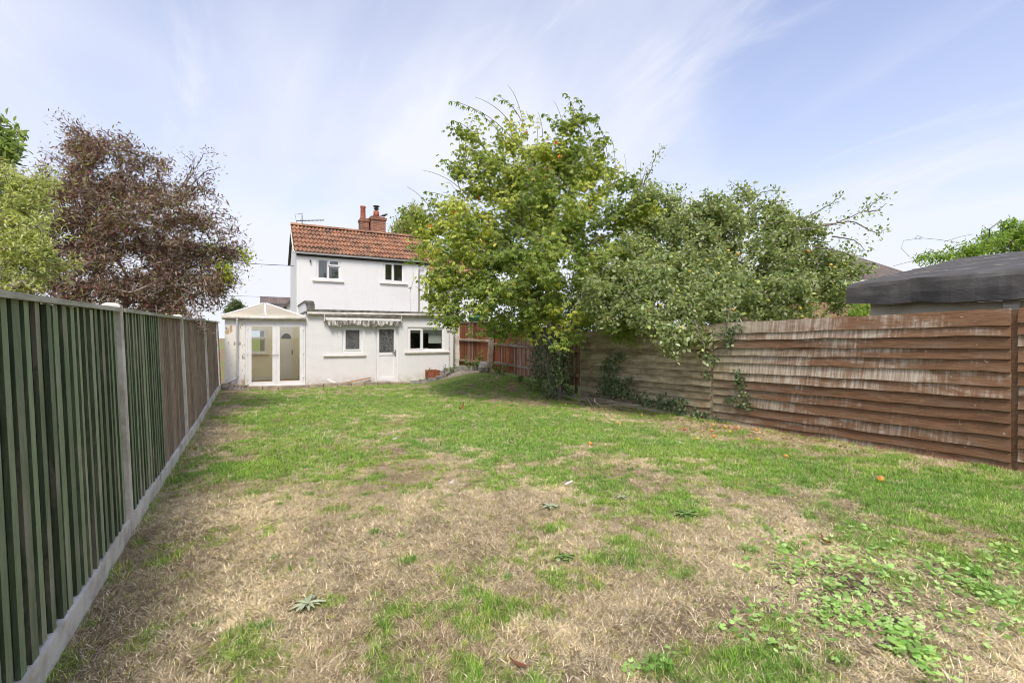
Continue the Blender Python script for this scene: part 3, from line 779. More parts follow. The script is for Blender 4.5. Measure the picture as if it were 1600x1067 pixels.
# chimneys
def stack(x0, x1, y0, y1, z0, z1, oversail, mat):
    k = MB(); k.box(x0, x1, y0, y1, z0, z1 - .16); k.box(x0 - oversail, x1 + oversail, y0 - oversail, y1 + oversail, z1 - .16, z1 - .06)
    k.box(x0 + .02, x1 - .02, y0 + .02, y1 - .02, z1 - .06, z1)
    return k.build('chimney', mat, house)
ch1 = stack(4.34, 4.72, 22.55, 22.95, 5.9, 7.08, .03, M['chimney'])
ch2 = stack(4.78, 5.44, 22.35, 23.0, 5.9, 7.18, .045, M['chimney'])
MB().lathe((4.50, 22.75, 7.07), [(.001, 0), (.13, 0), (.12, .06), (.11, .5), (.125, .52), (.125, .58), (.09, .58), (.085, .1), (.001, .1)], 16).build('chimney_pot', M['pot'], ch1, True)
MB().lathe((5.08, 22.65, 7.17), [(.001, 0), (.15, 0), (.13, .2), (.13, .3), (.10, .3), (.001, .3)], 16).build('chimney_pot', M['pot'], ch2, True)
k = MB(); k.lathe((5.08, 22.65, 7.46), [(.07, 0), (.07, .1), (.12, .10), (.12, .13), (.09, .14), (.09, .2), (.15, .22), (.15, .25), (.001, .28)], 14)
k.build('cowl', M['black_metal'], ch2)
# television aerial standing behind the ridge
ae = empty('television_aerial', (1.95, 23.0, 6.2), 'thin metal television aerial rising behind the left end of the red roof', 'aerial')
MB().tube([(1.95, 23.0, 5.9), (1.95, 23.0, 7.0)], .022, 6).build('mast', M['grey_metal'], ae)
MB().tube([(1.72, 23.0, 6.72), (2.85, 22.9, 6.86)], .018, 6).build('boom', M['black_metal'], ae)
for i in range(10):
    t = .12 + i * .095; x, z = 1.72 + 1.13 * t, 6.72 + .14 * t
    MB().tube([(x - .05, 22.72, z - .08), (x + .05, 23.15, z + .08)], .012, 5).build('element', M['black_metal'], ae)
MB().tube([(1.74, 23.0, 6.62), (1.66, 22.95, 6.98), (1.98, 22.95, 7.06)], .012, 5).build('reflector', M['grey_metal'], ae)
# bird on the chimney
bd = empty('bird', (5.38, 22.5, 7.18), 'small dark bird perched on the wide brick chimney', 'bird')
k = MB()
pts = [(-.17, 0, .05), (-.10, 0, .075), (-.03, 0, .10), (.04, 0, .115), (.09, 0, .135), (.125, 0, .165), (.155, 0, .175), (.185, 0, .165), (.205, 0, .16)]
k.tube([(5.38 + p[0], 22.5, 7.18 + p[2]) for p in pts], [.008, .018, .048, .058, .046, .034, .034, .014, .003], 10)
k.build('body', M['black_metal'], bd, True)
for s_ in (-.02, .02): MB().tube([(5.39, 22.5 + s_, 7.24), (5.395, 22.5 + s_, 7.18)], .005, 5).build('leg', M['black_metal'], bd)

# awning, rolled up over window and door
aw = MB(); aw.box(2.18, 4.80, YF - .17, YF - .03, 2.27, 2.35)
awn = aw.build('awning', M['cream_trim'], house)
MB().tube([(2.20, YF - .15, 2.385), (4.78, YF - .15, 2.37)], .045, 10).build('awning_roll', M['felt_edge'], awn)
MB().box(2.22, 4.78, YF - .19, YF - .172, 2.235, 2.30).build('front_bar', M['upvc'], awn)
for x in (2.16, 4.80): MB().box(x, x + .03, YF - .2, YF - .002, 2.20, 2.42).build('bracket', M['cream_trim'], awn)
nv = 150; V = []; Fs = []
for i in range(nv + 1):
    t = i / nv; x = 2.26 + t * 2.44
    w = .022 * math.sin(t * 95) + .012 * math.sin(t * 41 + 1)
    drop = .13 + .06 * abs(math.sin(t * 27)) + .05 * random.random() * (i % 3 == 0) + .03 * math.sin(t * 13)
    V += [(x, YF - .18 + w * .2, 2.24), (x, YF - .19 + w, 2.24 - drop * .5), (x, YF - .185 + w * 1.6, 2.24 - drop)]
for i in range(nv):
    for q in (0, 1): Fs.append((3 * i + q, 3 * i + 3 + q, 3 * i + 4 + q, 3 * i + 1 + q))
M['awning_cloth'] = plain('dirty awning cloth', (.68, .65, .59), (.13, .12, .10), 4, .9, sc=(4, 1, 1), lo=.40, hi=.60, bmp=.1)
link('valance', mesh('valance', V, Fs, True), M['awning_cloth'], awn)

# ------------------------------------------------------------------ lower wing on the right, behind the tree
wing = empty('cottage_wing', (8.6, 21.2, 0), 'lower white cottage wing with red tile roof half hidden behind leafy tree', 'house')
MB().wall(6.97, 10.4, -.1, 4.1, 21.4, 21.65, [(7.75, 8.35, 3.0, 3.7)]).build('wall', M['render'], wing)
b = MB(); b.box(10.2, 10.4, 21.65, 25, -.1, 4.1); b.build('wall', M['render'], wing)
window(wing, 7.75, 8.35, 3.0, 3.7, 21.45, [(0, 1, 0, 1, True)], M['obscured'], (7.7, 8.4, 2.99, .05))
MB().tube([(7.26, 21.34, 4.05), (7.26, 21.34, 2.6), (7.26, 21.34, .5)], .04, 8).build('downpipe', M['black_metal'], wing)
MB().tube([(6.97, 21.24, 4.10), (10.45, 21.24, 4.10)], .05, 8).build('gutter', M['black_metal'], wing)
wy0, wz0, wy1, wz1 = 21.22, 4.14, 23.4, 5.75
wsl = math.hypot(wy1 - wy0, wz1 - wz0); wan = math.atan2(wz1 - wz0, wy1 - wy0)
k = MB(); V = [(6.97, wy0, wz0), (10.5, wy0, wz0), (10.5, wy1, wz1), (6.97, wy1, wz1), (10.5, 25.4, wz0), (6.97, 25.4, wz0)]
V += [(a, b_, c_ - .06) for a, b_, c_ in V]
k.add(V, [(0, 1, 2, 3), (3, 2, 4, 5), (6, 9, 8, 7), (9, 11, 10, 8), (0, 6, 7, 1), (1, 7, 8, 2), (2, 8, 10, 4), (0, 3, 9, 6), (3, 5, 11, 9), (5, 4, 10, 11)])
wroof = k.build('roof', M['felt'], wing)
for j in range(int(wsl / tl)):
    for i in range(int(3.5 / tw)):
        o = bpy.data.objects.new('roof_tile', tme); COL.objects.link(o); adopt(o, wroof)
        s_ = j * tl; o.location = (6.98 + i * tw, wy0 + s_ * math.cos(wan), wz0 + s_ * math.sin(wan) + .02); o.rotation_euler = (wan, 0, random.uniform(-.01, .01))

# ------------------------------------------------------------------ conservatory
CX0, CX1, CYF, CYB = -.18, 1.60, 17.62, 20.0
con = empty('conservatory', (.7, CYF, 0), 'small white conservatory with glazed double doors and cream hipped roof', 'conservatory')
MB().box(-.74, CX0, CYF - .02, CYF + .22, -.1, 2.24).build('pier', M['old_render'], con)
b = MB(); b.box(-.74, -.56, CYF + .22, CYB, -.1, 2.24); b.build('side_wall', M['old_render'], con)
b = MB(); b.wall(-.56, CX1, -.1, 2.24, CYB, CYB + .15, [(-.42, .52, 1.05, 2.0), (.90, 1.40, .09, 2.08)]); b.box(-.558, -.54, CYF + .22, CYB - .002, .1, 2.24); b.box(CX1 - .02, CX1 - .003, CYF + .22, CYB - .002, .1, 2.24)
b.build('inner_wall', M['inside'], con)
M['floor'] = plain('tan floor', (.52, .36, .22), (.42, .28, .16), 3, .5, bmp=0)
MB().box(-.54, CX1 - .02, CYF + .1, CYB - .002, .0, .09).build('floor', M['floor'], con)
MB().box(CX0 - .02, CX1, CYF - .06, CYF + .1, -.02, .07).build('threshold', M['upvc'], con)
# frame round the doors
k = MB(); k.box(CX0, CX0 + .07, CYF, CYF + .09, .07, 2.20); k.box(CX1 - .07, CX1 - .002, CYF, CYF + .09, .07, 2.20); k.box(CX0 + .07, CX1 - .07, CYF, CYF + .09, 2.12, 2.20)
k.build('door_frame', M['upvc'], con)
mid = (CX0 + CX1) / 2
for (a, c_) in ((CX0 + .075, mid - .003), (mid + .003, CX1 - .075)):
    k = MB(); s_ = .105; y = CYF - .015
    k.box(a, a + s_, y, y + .07, .075, 2.115); k.box(c_ - s_, c_, y, y + .07, .075, 2.115)
    k.box(a + s_, c_ - s_, y, y + .07, 2.0, 2.115); k.box(a + s_, c_ - s_, y, y + .07, .075, .21)
    dd = k.build('door', M['upvc'], con)
    MB().box(a + s_ - .004, c_ - s_ + .004, y + .03, y + .038, .206, 2.004).build('pane', M['clear'], dd)
    hx = c_ - .06 if a < mid - .3 else a + .03
    k = MB(); k.box(hx, hx + .03, y - .015, y - .002, .98, 1.2); k.box(hx - .07, hx + .02, y - .05, y - .035, 1.1, 1.12); k.build('handle', M['upvc'], dd)
    for z in (.3, 1.1, 1.9): MB().box((a - .02) if a < mid - .3 else (c_ - .01), (a + .01) if a < mid - .3 else (c_ + .02), y - .02, y - .002, z, z + .09).build('hinge', M['upvc'], dd)
# gutter and eaves
MB().box(-.80, CX1 + .0, CYF - .10, CYF + .12, 2.205, 2.31).build('eaves_beam', M['cream_trim'], con)
MB().tube([(-.82, CYF - .13, 2.275), (CX1, CYF - .13, 2.27)], .045, 10).build('gutter', M['cream_trim'], con, True)
MB().tube([(-.40, CYF - .13, 2.25), (-.40, CYF - .07, 2.15), (-.40, CYF - .07, .45), (-.43, CYF - .09, .36), (-.72, CYF - .22, .20)], .036, 8).build('downpipe', M['upvc'], con, True)
ex0, ex1, ey0, ey1, ez = -.82, CX1, CYF - .12, CYB + .1, 2.315
A, B_ = (.40, 18.8, 2.83), (.40, 18.95, 2.83)
C4 = [(ex0, ey0, ez), (ex1, ey0, ez), (ex1, ey1, ez), (ex0, ey1, ez)]
k = MB()
for tri in ((C4[0], C4[1], A), (C4[1], C4[2], B_, A), (C4[2], C4[3], B_), (C4[3], C4[0], A, B_)): k.add(list(tri), [tuple(range(len(tri)))])
cr = k.build('roof', M['poly'], con)
for p, q in ((C4[0], A), (C4[1], A), (C4[2], B_), (C4[3], B_), (((ex0 + ex1) / 2 + .02, ey0, ez), A), ((ex1, (ey0 + ey1) / 2, ez), B_), ((ex0, (ey0 + ey1) / 2, ez), B_)):
    MB().tube([np.array(p) + (0, 0, .012), np.array(q) + (0, 0, .012)], .03, 6).build('glazing_bar', M['upvc'], cr)
k = MB(); k.box(.26, .54, 18.72, 19.03, 2.835, 2.868); k.build('finial', M['grey_metal'], cr)
# inside: window, panelled door, radiator
window(con, -.42, .52, 1.05, 2.0, CYB - .02, [(0, 1, 0, .58, False), (0, 1, .60, 1, True)], M['glass'], (-.46, .56, 1.05, .04))
k = MB(); k.box(.90, 1.40, CYB - .03, CYB + .03, .09, 2.08)
for zz in ((.3, .85), (.95, 1.45)):
    for xx in ((.97, 1.12), (1.18, 1.33)):
        k.box(xx[0], xx[1], CYB - .042, CYB - .03, zz[0], zz[1])
pd = k.build('inner_door', M['upvc'], con)
V = [(1.15, CYB - .036, 1.6)] + [(1.15 + .17 * math.cos(math.pi * t / 10), CYB - .036, 1.6 + .2 * math.sin(math.pi * t / 10)) for t in range(11)]
link('fanlight', mesh('fanlight', V, [(0, i, i + 1) for i in range(1, 11)]), M['obscured'], pd)
MB().box(1.33, 1.36, CYB - .06, CYB - .03, 1.0, 1.18).build('handle', M['black_metal'], pd)
MB().box(1.50, 1.575, 18.6, 19.5, .25, .85).build('radiator', M['cream_trim'], con)
MB().box(-.53, 1.57, CYB - .022, CYB - .004, .09, .2).build('skirting', M['upvc'], con)

# ------------------------------------------------------------------ edging, boards, bed at the foot of the house
ed = empty('stone_edging', (1.6, 17.0, 0), 'row of worn buff edging stones along the foot of the white house', 'edging')
def stone(name, c, sx, sy, sz, rz, mat, parent, jit=.012):
    V = []
    for x in (-1, 0, 1):
        for y in (-1, 0, 1):
            for z in (-1, 1): V.append((x * sx / 2 + random.uniform(-jit, jit), y * sy / 2 + random.uniform(-jit, jit), z * sz / 2 + random.uniform(-jit, jit)))
    g_ = lambda i, j, k_: (i * 3 + j) * 2 + k_
    Fs = []
    for i in range(2):
        for j in range(2):
            Fs.append((g_(i, j, 1), g_(i + 1, j, 1), g_(i + 1, j + 1, 1), g_(i, j + 1, 1))); Fs.append((g_(i, j, 0), g_(i, j + 1, 0), g_(i + 1, j + 1, 0), g_(i + 1, j, 0)))
    for i in range(2):
        Fs.append((g_(i, 0, 0), g_(i + 1, 0, 0), g_(i + 1, 0, 1), g_(i, 0, 1))); Fs.append((g_(i + 1, 2, 0), g_(i, 2, 0), g_(i, 2, 1), g_(i + 1, 2, 1)))
        Fs.append((g_(0, i + 1, 0), g_(0, i, 0), g_(0, i, 1), g_(0, i + 1, 1))); Fs.append((g_(2, i, 0), g_(2, i + 1, 0), g_(2, i + 1, 1), g_(2, i, 1)))
    ca, sa = math.cos(rz), math.sin(rz)
    V = [(c[0] + x * ca - y * sa, c[1] + x * sa + y * ca, c[2] + z) for x, y, z in V]
    return link(name, mesh(name, V, Fs), mat, parent)
path = [(-.50, 17.25), (-.2, 17.05), (.6, 16.98), (1.5, 16.95), (2.4, 16.95), (3.3, 17.0), (4.1, 17.0), (4.9, 16.98)]
def along(path, step):
    P_ = [Vector(p) for p in path]; L = [0]
    for i in range(1, len(P_)): L.append(L[-1] + (P_[i] - P_[i - 1]).length)
    t = step / 2
    while t < L[-1]:
        i = max(j for j in range(len(L)) if L[j] <= t); i = min(i, len(P_) - 2)
        d = (P_[i + 1] - P_[i]).normalized(); yield P_[i] + d * (t - L[i]), math.atan2(d.y, d.x); t += step
for p, a in along(path, .44):
    stone('stone', (p.x, p.y, float(hgt(p.x, p.y)) + .035), .42, .20, .16 + random.uniform(-.02, .02), a + random.uniform(-.05, .05), M['old_stone'], ed)
bed = empty('curved_kerb', (6.2, 16.8, .1), 'curved row of grey kerb stones around the raised gravel bed by the kitchen window', 'edging')
for p, a in along([(5.0, 16.9), (5.5, 16.72), (5.9, 16.62), (6.25, 16.72), (6.5, 17.0)], .3):
    stone('stone', (p.x, p.y, float(hgt(p.x, p.y)) + .05), .29, .13, .16, a, M['grey_stone'], bed, .008)
for p, a in along([(6.0, 17.45), (7.05, 17.42), (7.9, 17.2)], .45):
    stone('stone', (p.x, p.y, float(hgt(p.x, p.y)) + .06), .44, .16, .24, a, M['grey_stone'], bed, .012)
# paving strip against the wall
pv = MB(); pv.box(-.70, 5.0, 17.02, 17.58, -.05, .012); o = pv.build('paving_strip', plain('earthy paving', (.34, .27, .18), (.22, .17, .11), 5, .95, bmp=.6)); tag(o, kind='structure')
# gravel: loose stones, nobody could count
def gravel(name, cx, cy, rx, ry, n, label, zoff=0, pile=0):
    r_ = np.random.default_rng(len(name) + n); V = []; Fs = []
    th = r_.uniform(0, 6.28, n); q = np.sqrt(r_.random(n)); px, py = cx + rx * q * np.cos(th), cy + ry * q * np.sin(th)
    pz = hgt(px, py) + zoff + pile * (1 - q)
    oct_ = np.array([(1, 0, 0), (-1, 0, 0), (0, 1, 0), (0, -1, 0), (0, 0, 1), (0, 0, -1)], float)
    fo = np.array([(0, 2, 4), (2, 1, 4), (1, 3, 4), (3, 0, 4), (2, 0, 5), (1, 2, 5), (3, 1, 5), (0, 3, 5)])
    s_ = r_.uniform(.015, .04, (n, 1, 1)) * r_.uniform(.6, 1.3, (n, 6, 1))
    V = oct_[None] * s_ * np.array([1, 1, .7]) + np.stack([px, py, pz], 1)[:, None]
    F_ = fo[None] + (np.arange(n) * 6)[:, None, None]
    col = np.repeat(r_.uniform(.5, 1.1, (n, 1)) * np.array([[.42, .36, .28]]), 6, 0)
    o = link(name, mesh_np(name, V.reshape(-1, 3), F_.reshape(-1, 3), col), M['gravel']); tag(o, label, 'gravel', kind='stuff')
m, nt, bs, out = nodes('gravel stone'); at = nt.nodes.new('ShaderNodeAttribute'); at.attribute_name = 'tint'
nt.links.new(at.outputs['Color'], bs.inputs['Base Color']); bs.inputs['Roughness'].default_value = .9
M['gravel'] = m
gravel('bed_gravel', 6.9, 16.75, .95, .55, 2200, 'pale gravel covering the raised bed at the house corner')
gravel('gravel_heap', -.45, 17.1, .42, .5, 900, 'small heap of rubble and gravel by the left fence', 0, .14)
o = MB().add([(2.26, 17.48, .20), (2.30, 17.46, .23), (2.60, 17.30, .045), (2.56, 17.32, .015)] + [(2.26, 17.50, .22), (2.30, 17.48, .25), (2.60, 17.33, .065), (2.56, 17.35, .035)],
             [(0, 1, 2, 3), (7, 6, 5, 4), (0, 4, 5, 1), (1, 5, 6, 2), (2, 6, 7, 3), (3, 7, 4, 0)]).build('board', M['upvc']); tag(o, 'short white board leaning at the foot of the house wall', 'board')
M['plank'] = wood('brown plank', (.34, .21, .11), (.45, .30, .17), (.22, .14, .08), 'X', tint=.1)
o = MB().add([(2.62, 17.38, .02), (2.62, 17.46, .02), (3.72, 17.55, .20), (3.72, 17.47, .20)] + [(2.62, 17.38, .06), (2.62, 17.46, .06), (3.72, 17.55, .235), (3.72, 17.47, .235)],
             [(3, 2, 1, 0), (4, 5, 6, 7), (0, 1, 5, 4), (1, 2, 6, 5), (2, 3, 7, 6), (3, 0, 4, 7)]).build('plank', M['plank']); tag(o, 'brown timber plank propped against house wall below awning', 'plank')
# little brick planter
z_ = float(hgt(5.95, 17.3))
pl = empty('brick_planter', (5.95, 17.3, z_), 'small square red brick planter under the kitchen window', 'planter')
for lv in range(4):
    for i in range(2):
        stone('brick', (5.85 + i * .22, 17.17, z_ + .04 + lv * .075), .21, .10, .07, 0, M['brick'], pl, .004)
        stone('brick', (5.85 + i * .22, 17.48, z_ + .04 + lv * .075), .21, .10, .07, 0, M['brick'], pl, .004)
    for sx in (5.79, 6.12): stone('brick', (sx, 17.325, z_ + .04 + lv * .075), .10, .20, .07, 0, M['brick'], pl, .004)
MB().box(5.84, 6.07, 17.22, 17.43, z_, z_ + .26).build('soil', M['old_stone'], pl)
# rock by the leaning post
def rock(c, r, mat, label):
    n = 10; V = []; Fs = []
    for i in range(1, 6):
        ph = math.pi * i / 6
        for k in range(n):
            a = 2 * math.pi * k / n; q = r * random.uniform(.8, 1.15)
            V.append((c[0] + q * math.sin(ph) * math.cos(a), c[1] + q * math.sin(ph) * math.sin(a), c[2] + q * 1.15 * math.cos(ph) + r * .8))
    for i in range(4):
        for k in range(n): Fs.append((i * n + k, (i + 1) * n + k, (i + 1) * n + (k + 1) % n, i * n + (k + 1) % n))
    Fs += [tuple(range(n)), tuple(range(5 * n - 1, 4 * n - 1, -1))]
    o = link('rock', mesh('rock', V, Fs), mat); tag(o, label, 'rock'); return o
rock((7.62, 16.35, float(hgt(7.62, 16.35))), .22, M['grey_stone'], 'upright grey rock beside the leaning fence post')
rock((-.72, 16.75, float(hgt(-.72, 16.75))), .10, M['old_stone'], 'lump of buff rubble where the left fence meets the house')

# ------------------------------------------------------------------ fences
def board(name, me, parent, loc, rot, scale):
    o = bpy.data.objects.new(name, me); COL.objects.link(o); adopt(o, parent)
    o.location = loc; o.rotation_euler = rot; o.scale = scale
    return o
def unit(name, mat, taper=1.0, nick=0.0):
    # unit board: x thickness 0..1, y width -0.5..0.5, z length 0..1, slightly worn corners
    c = .04
    pr = [(0, -.5), (0, .5), (taper - c, .5), (taper, .5 - c * .4), (1, -.5 + c * .4), (1 - c, -.5)]
    V = [(x, y, 0) for x, y in pr] + [(x, y, 1) for x, y in pr]; n = len(pr)
    me = mesh(name, V, [tuple(range(n)), tuple(range(2 * n - 1, n - 1, -1))] + [(i, n + i, n + (i + 1) % n, (i + 1) % n) for i in range(n)])
    me.materials.append(mat); return me
lf = empty('fence', (-.9, 9, 0), 'tall vertical board fence with concrete posts, green near and brown beyond', 'fence')
posts = [1.2, 5.06, 8.90, 12.76, 16.60]
def fx(y): return -.885 + .006 * max(0, y - 5)
LEAN = .042
def topz(y): return 1.86 + .016 * (y - 3) + float(hgt(-.9, y)) * .4
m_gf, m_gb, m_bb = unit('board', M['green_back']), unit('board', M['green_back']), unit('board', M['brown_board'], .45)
m_gf.materials.append(M['green_front'])  # only the outer face is faded; edges unfaded, their shade in the colour too
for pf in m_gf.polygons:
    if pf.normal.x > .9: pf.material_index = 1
y = 1.30
while y < 6.93:
    if min(abs(y - p) for p in posts) > .085:
        z0 = float(hgt(-.9, y)) + .155
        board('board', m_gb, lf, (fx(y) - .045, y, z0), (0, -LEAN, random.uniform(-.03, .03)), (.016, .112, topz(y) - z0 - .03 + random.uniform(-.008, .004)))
    if min(abs(y + .065 - p) for p in posts) > .085 and y + .065 < 6.93:
        z0 = float(hgt(-.9, y)) + .14 + random.uniform(0, .03)
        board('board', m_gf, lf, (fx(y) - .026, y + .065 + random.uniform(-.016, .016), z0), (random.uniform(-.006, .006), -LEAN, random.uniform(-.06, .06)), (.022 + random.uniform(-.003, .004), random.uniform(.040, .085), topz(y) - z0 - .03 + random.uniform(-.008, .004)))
    y += .130
y = 7.0
while y < 17.45:
    if min(abs(y - p) for p in posts) > .085:
        z0 = float(hgt(-.9, y)) + .155
        board('board', m_bb, lf, (fx(y) - .040, y, z0), (0, -LEAN, random.uniform(-.03, .03)), (.026, .125, topz(y) - z0 - .03 + random.uniform(-.01, .004)))
    y += .112
for a, c_ in zip(posts, posts[1:] + [17.55]):
    ya, yb_ = a + .06, c_ - (.06 if c_ < 17 else 0)
    for nm, mt, w0, h0, dz in (('capping_rail', M['cap_rail'], .075, .035, -.032),):
        k = MB(); V = []
        for yy in (ya, yb_):
            xt = fx(yy) - .035 - math.tan(LEAN) * (topz(yy) - .2); zt = topz(yy) + dz
            V += [(xt - w0 / 2, yy, zt), (xt + w0 / 2 + .02, yy, zt - .004), (xt + w0 / 2 + .02, yy, zt + h0 - .008), (xt - w0 / 2, yy, zt + h0)]
        k.add(V, [(3, 2, 1, 0), (4, 5, 6, 7)] + [(i, (i + 1) % 4, 4 + (i + 1) % 4, 4 + i) for i in range(4)])
        k.build(nm, mt, lf)
    k = MB(); n = 8; V = []
    for q in range(n + 1):
        yy = ya + (yb_ - ya) * q / n; zb = float(hgt(-.9, yy)); x_ = fx(yy)
        V += [(x_ - .05, yy, zb - .1), (x_ + .012, yy, zb - .1), (x_ + .012 + random.uniform(-.003, .003), yy, zb + .15 + random.uniform(-.006, .006)), (x_ - .05, yy, zb + .152)]
    Fs = [(3, 2, 1, 0), (4 * n, 4 * n + 1, 4 * n + 2, 4 * n + 3)]
    for q in range(n): Fs += [(4 * q + i, 4 * q + (i + 1) % 4, 4 * q + 4 + (i + 1) % 4, 4 * q + 4 + i) for i in range(4)]
    k.add(V, Fs); k.build('gravel_board', M['concrete'], lf)
for p in posts:
    zb, zt = float(hgt(-.9, p)) - .15, topz(p) + .035
    sh = -math.tan(LEAN) * (zt - zb); x0_, x1_ = fx(p) - .105, fx(p) + .022
    k = MB(); V = [(x0_, p - .05, zb), (x1_, p - .05, zb), (x1_, p + .05, zb), (x0_, p + .05, zb)]
    V += [(x + sh, y, zt - .02) for x, y, _ in V] + [(x0_ + sh + .03, p - .03, zt), (x1_ + sh - .03, p - .03, zt), (x1_ + sh - .03, p + .03, zt), (x0_ + sh + .03, p + .03, zt)]
    k.add(V, [(3, 2, 1, 0), (8, 9, 10, 11)] + [(i + l, (i + 1) % 4 + l, 4 + (i + 1) % 4 + l, 4 + i + l) for l in (0, 4) for i in range(4)])
    k.build('post', M['concrete'], lf)

# brown weatherboard fence on the right
FXR = 8.05
rf = empty('weatherboard_fence', (FXR, 5, 0), 'brown overlapping horizontal weatherboard fence with white bloom and algae', 'fence')
secs = [(-.6, 2.20), (2.26, 6.50), (6.56, 10.85)]
def rz0(y): return .06 - .018 * (y - 2.2)
wb = MB(); wb.add([(-.014, 0, 0), (-.036, 0, 0), (-.010, 0, 1), (.0, 0, 1)] + [(-.014, 1, 0), (-.036, 1, 0), (-.010, 1, 1), (.0, 1, 1)], [(0, 1, 2, 3), (7, 6, 5, 4)] + [(i, 4 + i, 4 + (i + 1) % 4, (i + 1) % 4) for i in range(4)])
hts = [.155, .13, .15, .17, .12, .16, .135, .15, .17, .145, .155, .15, .16]
for si, (a, c_) in enumerate(secs):
    L = c_ - a; sub = 12
    z = 2.00 if si < 2 else 1.97
    random.seed(40 + si)
    for bi in range(13):
        h = hts[(bi + 3 * si) % 13] * random.uniform(.95, 1.05) * (1.0 if si < 2 else .97)
        zt, zb = z, z - h - .035
        n = 16; V = []; w1, w2, ph = random.uniform(-.006, .006), random.uniform(.0, .005), random.uniform(0, 6)
        for q in range(n + 1):
            yy = a + L * q / n; dz = rz0(yy) - .06 + .004 * math.sin(q * 1.1 + ph) ; dx = .004 * math.sin(q * .8 + ph * 2)
            lo_ = zb + dz + w1 * q / n + .004 * math.sin(q * 1.9 + ph) + random.uniform(-.004, .004)
            V += [(FXR - .022 + dx, yy, lo_), (FXR - .054 + dx, yy, lo_), (FXR - .014 + dx, yy, zt + dz), (FXR - .002, yy, zt + dz)]
        Fs = [(0, 1, 2, 3), (4 * n + 3, 4 * n + 2, 4 * n + 1, 4 * n)]
        for q in range(n): Fs += [(4 * q + i, 4 * q + 4 + i, 4 * q + 4 + (i + 1) % 4, 4 * q + (i + 1) % 4) for i in range(4)]
        link('weatherboard', mesh('weatherboard', V, Fs), M['weather_board'], rf)
        z -= h
for y in (2.23, 6.53, 10.88, -.63):
    MB().box(FXR - .02, FXR + .09, y - .028, y + .028, -.1, 1.98 + rz0(y) - .06).build('post', M['weather_board'], rf)
for (a, c_) in secs:
    MB().add([(FXR - .02, a, -.15), (FXR + .02, a, -.15), (FXR + .02, a, .14), (FXR - .02, a, .14), (FXR - .02, c_, -.25), (FXR + .02, c_, -.25), (FXR + .02, c_, .05), (FXR - .02, c_, .05)],
             [(3, 2, 1, 0), (4, 5, 6, 7)] + [(i, (i + 1) % 4, 4 + (i + 1) % 4, 4 + i) for i in range(4)]).build('base_board', M['red_rail'], rf)

# red stained fence at the back right
red = empty('board_fence', (8.05, 15.5, .4), 'red stained vertical board fence with rails, at the house corner', 'fence')
m_rb, m_rp = unit('board', M['red_board'], .7), unit('board', M['red_pale'], .7)
def rtop(y): return 2.30 - .02 * (19.8 - y) if y > 16.4 else 2.02 - .02 * (16.4 - y)
def rbot(y): return .50 if y > 16.4 else .46 - .025 * (16.4 - y)
y = 19.75
while y > 10.93:
    if True:
        me = m_rb if (y > 14.6 and random.random() < .85) or random.random() < .2 else m_rp
        board('board', me, red, (8.075, y, rbot(y) - .05 + random.uniform(-.01, .02)), (0, 0, math.pi + random.uniform(-.05, .05)), (.02, .105, rtop(y) - rbot(y) + .05 + random.uniform(-.01, .01)))
    y -= .098
for (a, c_) in ((19.8, 16.47), (16.3, 11.0)):
    for fr in (.08, .58) if a > 17 else (.16, .60):
        za, zc_ = rbot(a) + fr * (rtop(a) - rbot(a)), rbot(c_) + fr * (rtop(c_) - rbot(c_))
        MB().add([(7.99, a, za - .04), (8.05, a, za - .05), (8.05, a, za + .05), (7.99, a, za + .035), (7.99, c_, zc_ - .04), (8.05, c_, zc_ - .05), (8.05, c_, zc_ + .05), (7.99, c_, zc_ + .035)],
                 [(0, 1, 2, 3), (7, 6, 5, 4)] + [(i, 4 + i, 4 + (i + 1) % 4, (i + 1) % 4) for i in range(4)]).build('rail', M['red_rail'], red)
MB().add([(8.02, 19.8, 2.28), (8.10, 19.8, 2.28), (8.10, 19.8, 2.33), (8.02, 19.8, 2.33), (8.02, 16.47, 2.22), (8.10, 16.47, 2.22), (8.10, 16.47, 2.27), (8.02, 16.47, 2.27)],
         [(0, 1, 2, 3), (7, 6, 5, 4)] + [(i, 4 + i, 4 + (i + 1) % 4, (i + 1) % 4) for i in range(4)]).build('capping_rail', M['red_rail'], red)
# leaning timber post, concrete end post, thin stake
k = MB(); V = []
for z, s_, dx in ((.2, .085, -.13), (1.2, .08, -.05), (2.12, .075, .02)):
    V += [(7.97 + dx - s_, 16.38 - s_, z), (7.97 + dx + s_, 16.38 - s_, z), (7.97 + dx + s_, 16.38 + s_, z), (7.97 + dx - s_, 16.38 + s_, z)]
k.add(V, [(3, 2, 1, 0), (8, 9, 10, 11)] + [(i + l, (i + 1) % 4 + l, 4 + (i + 1) % 4 + l, 4 + i + l) for l in (0, 4) for i in range(4)])
k.build('post', M['red_rail'], red)
MB().box(7.96, 8.12, 19.82, 20.0, -.1, 2.30).build('post', M['concrete'], red)
MB().box(7.98, 8.04, 11.95, 12.02, .1, 1.75).build('post', M['red_pale'], red)
# concrete pier by the downpipe
o = MB().box(7.0, 7.2, 17.75, 17.95, .1, 2.35).build('concrete_pier', M['concrete']); tag(o, 'grey concrete pier standing between the house downpipe and the red fence', 'pier')
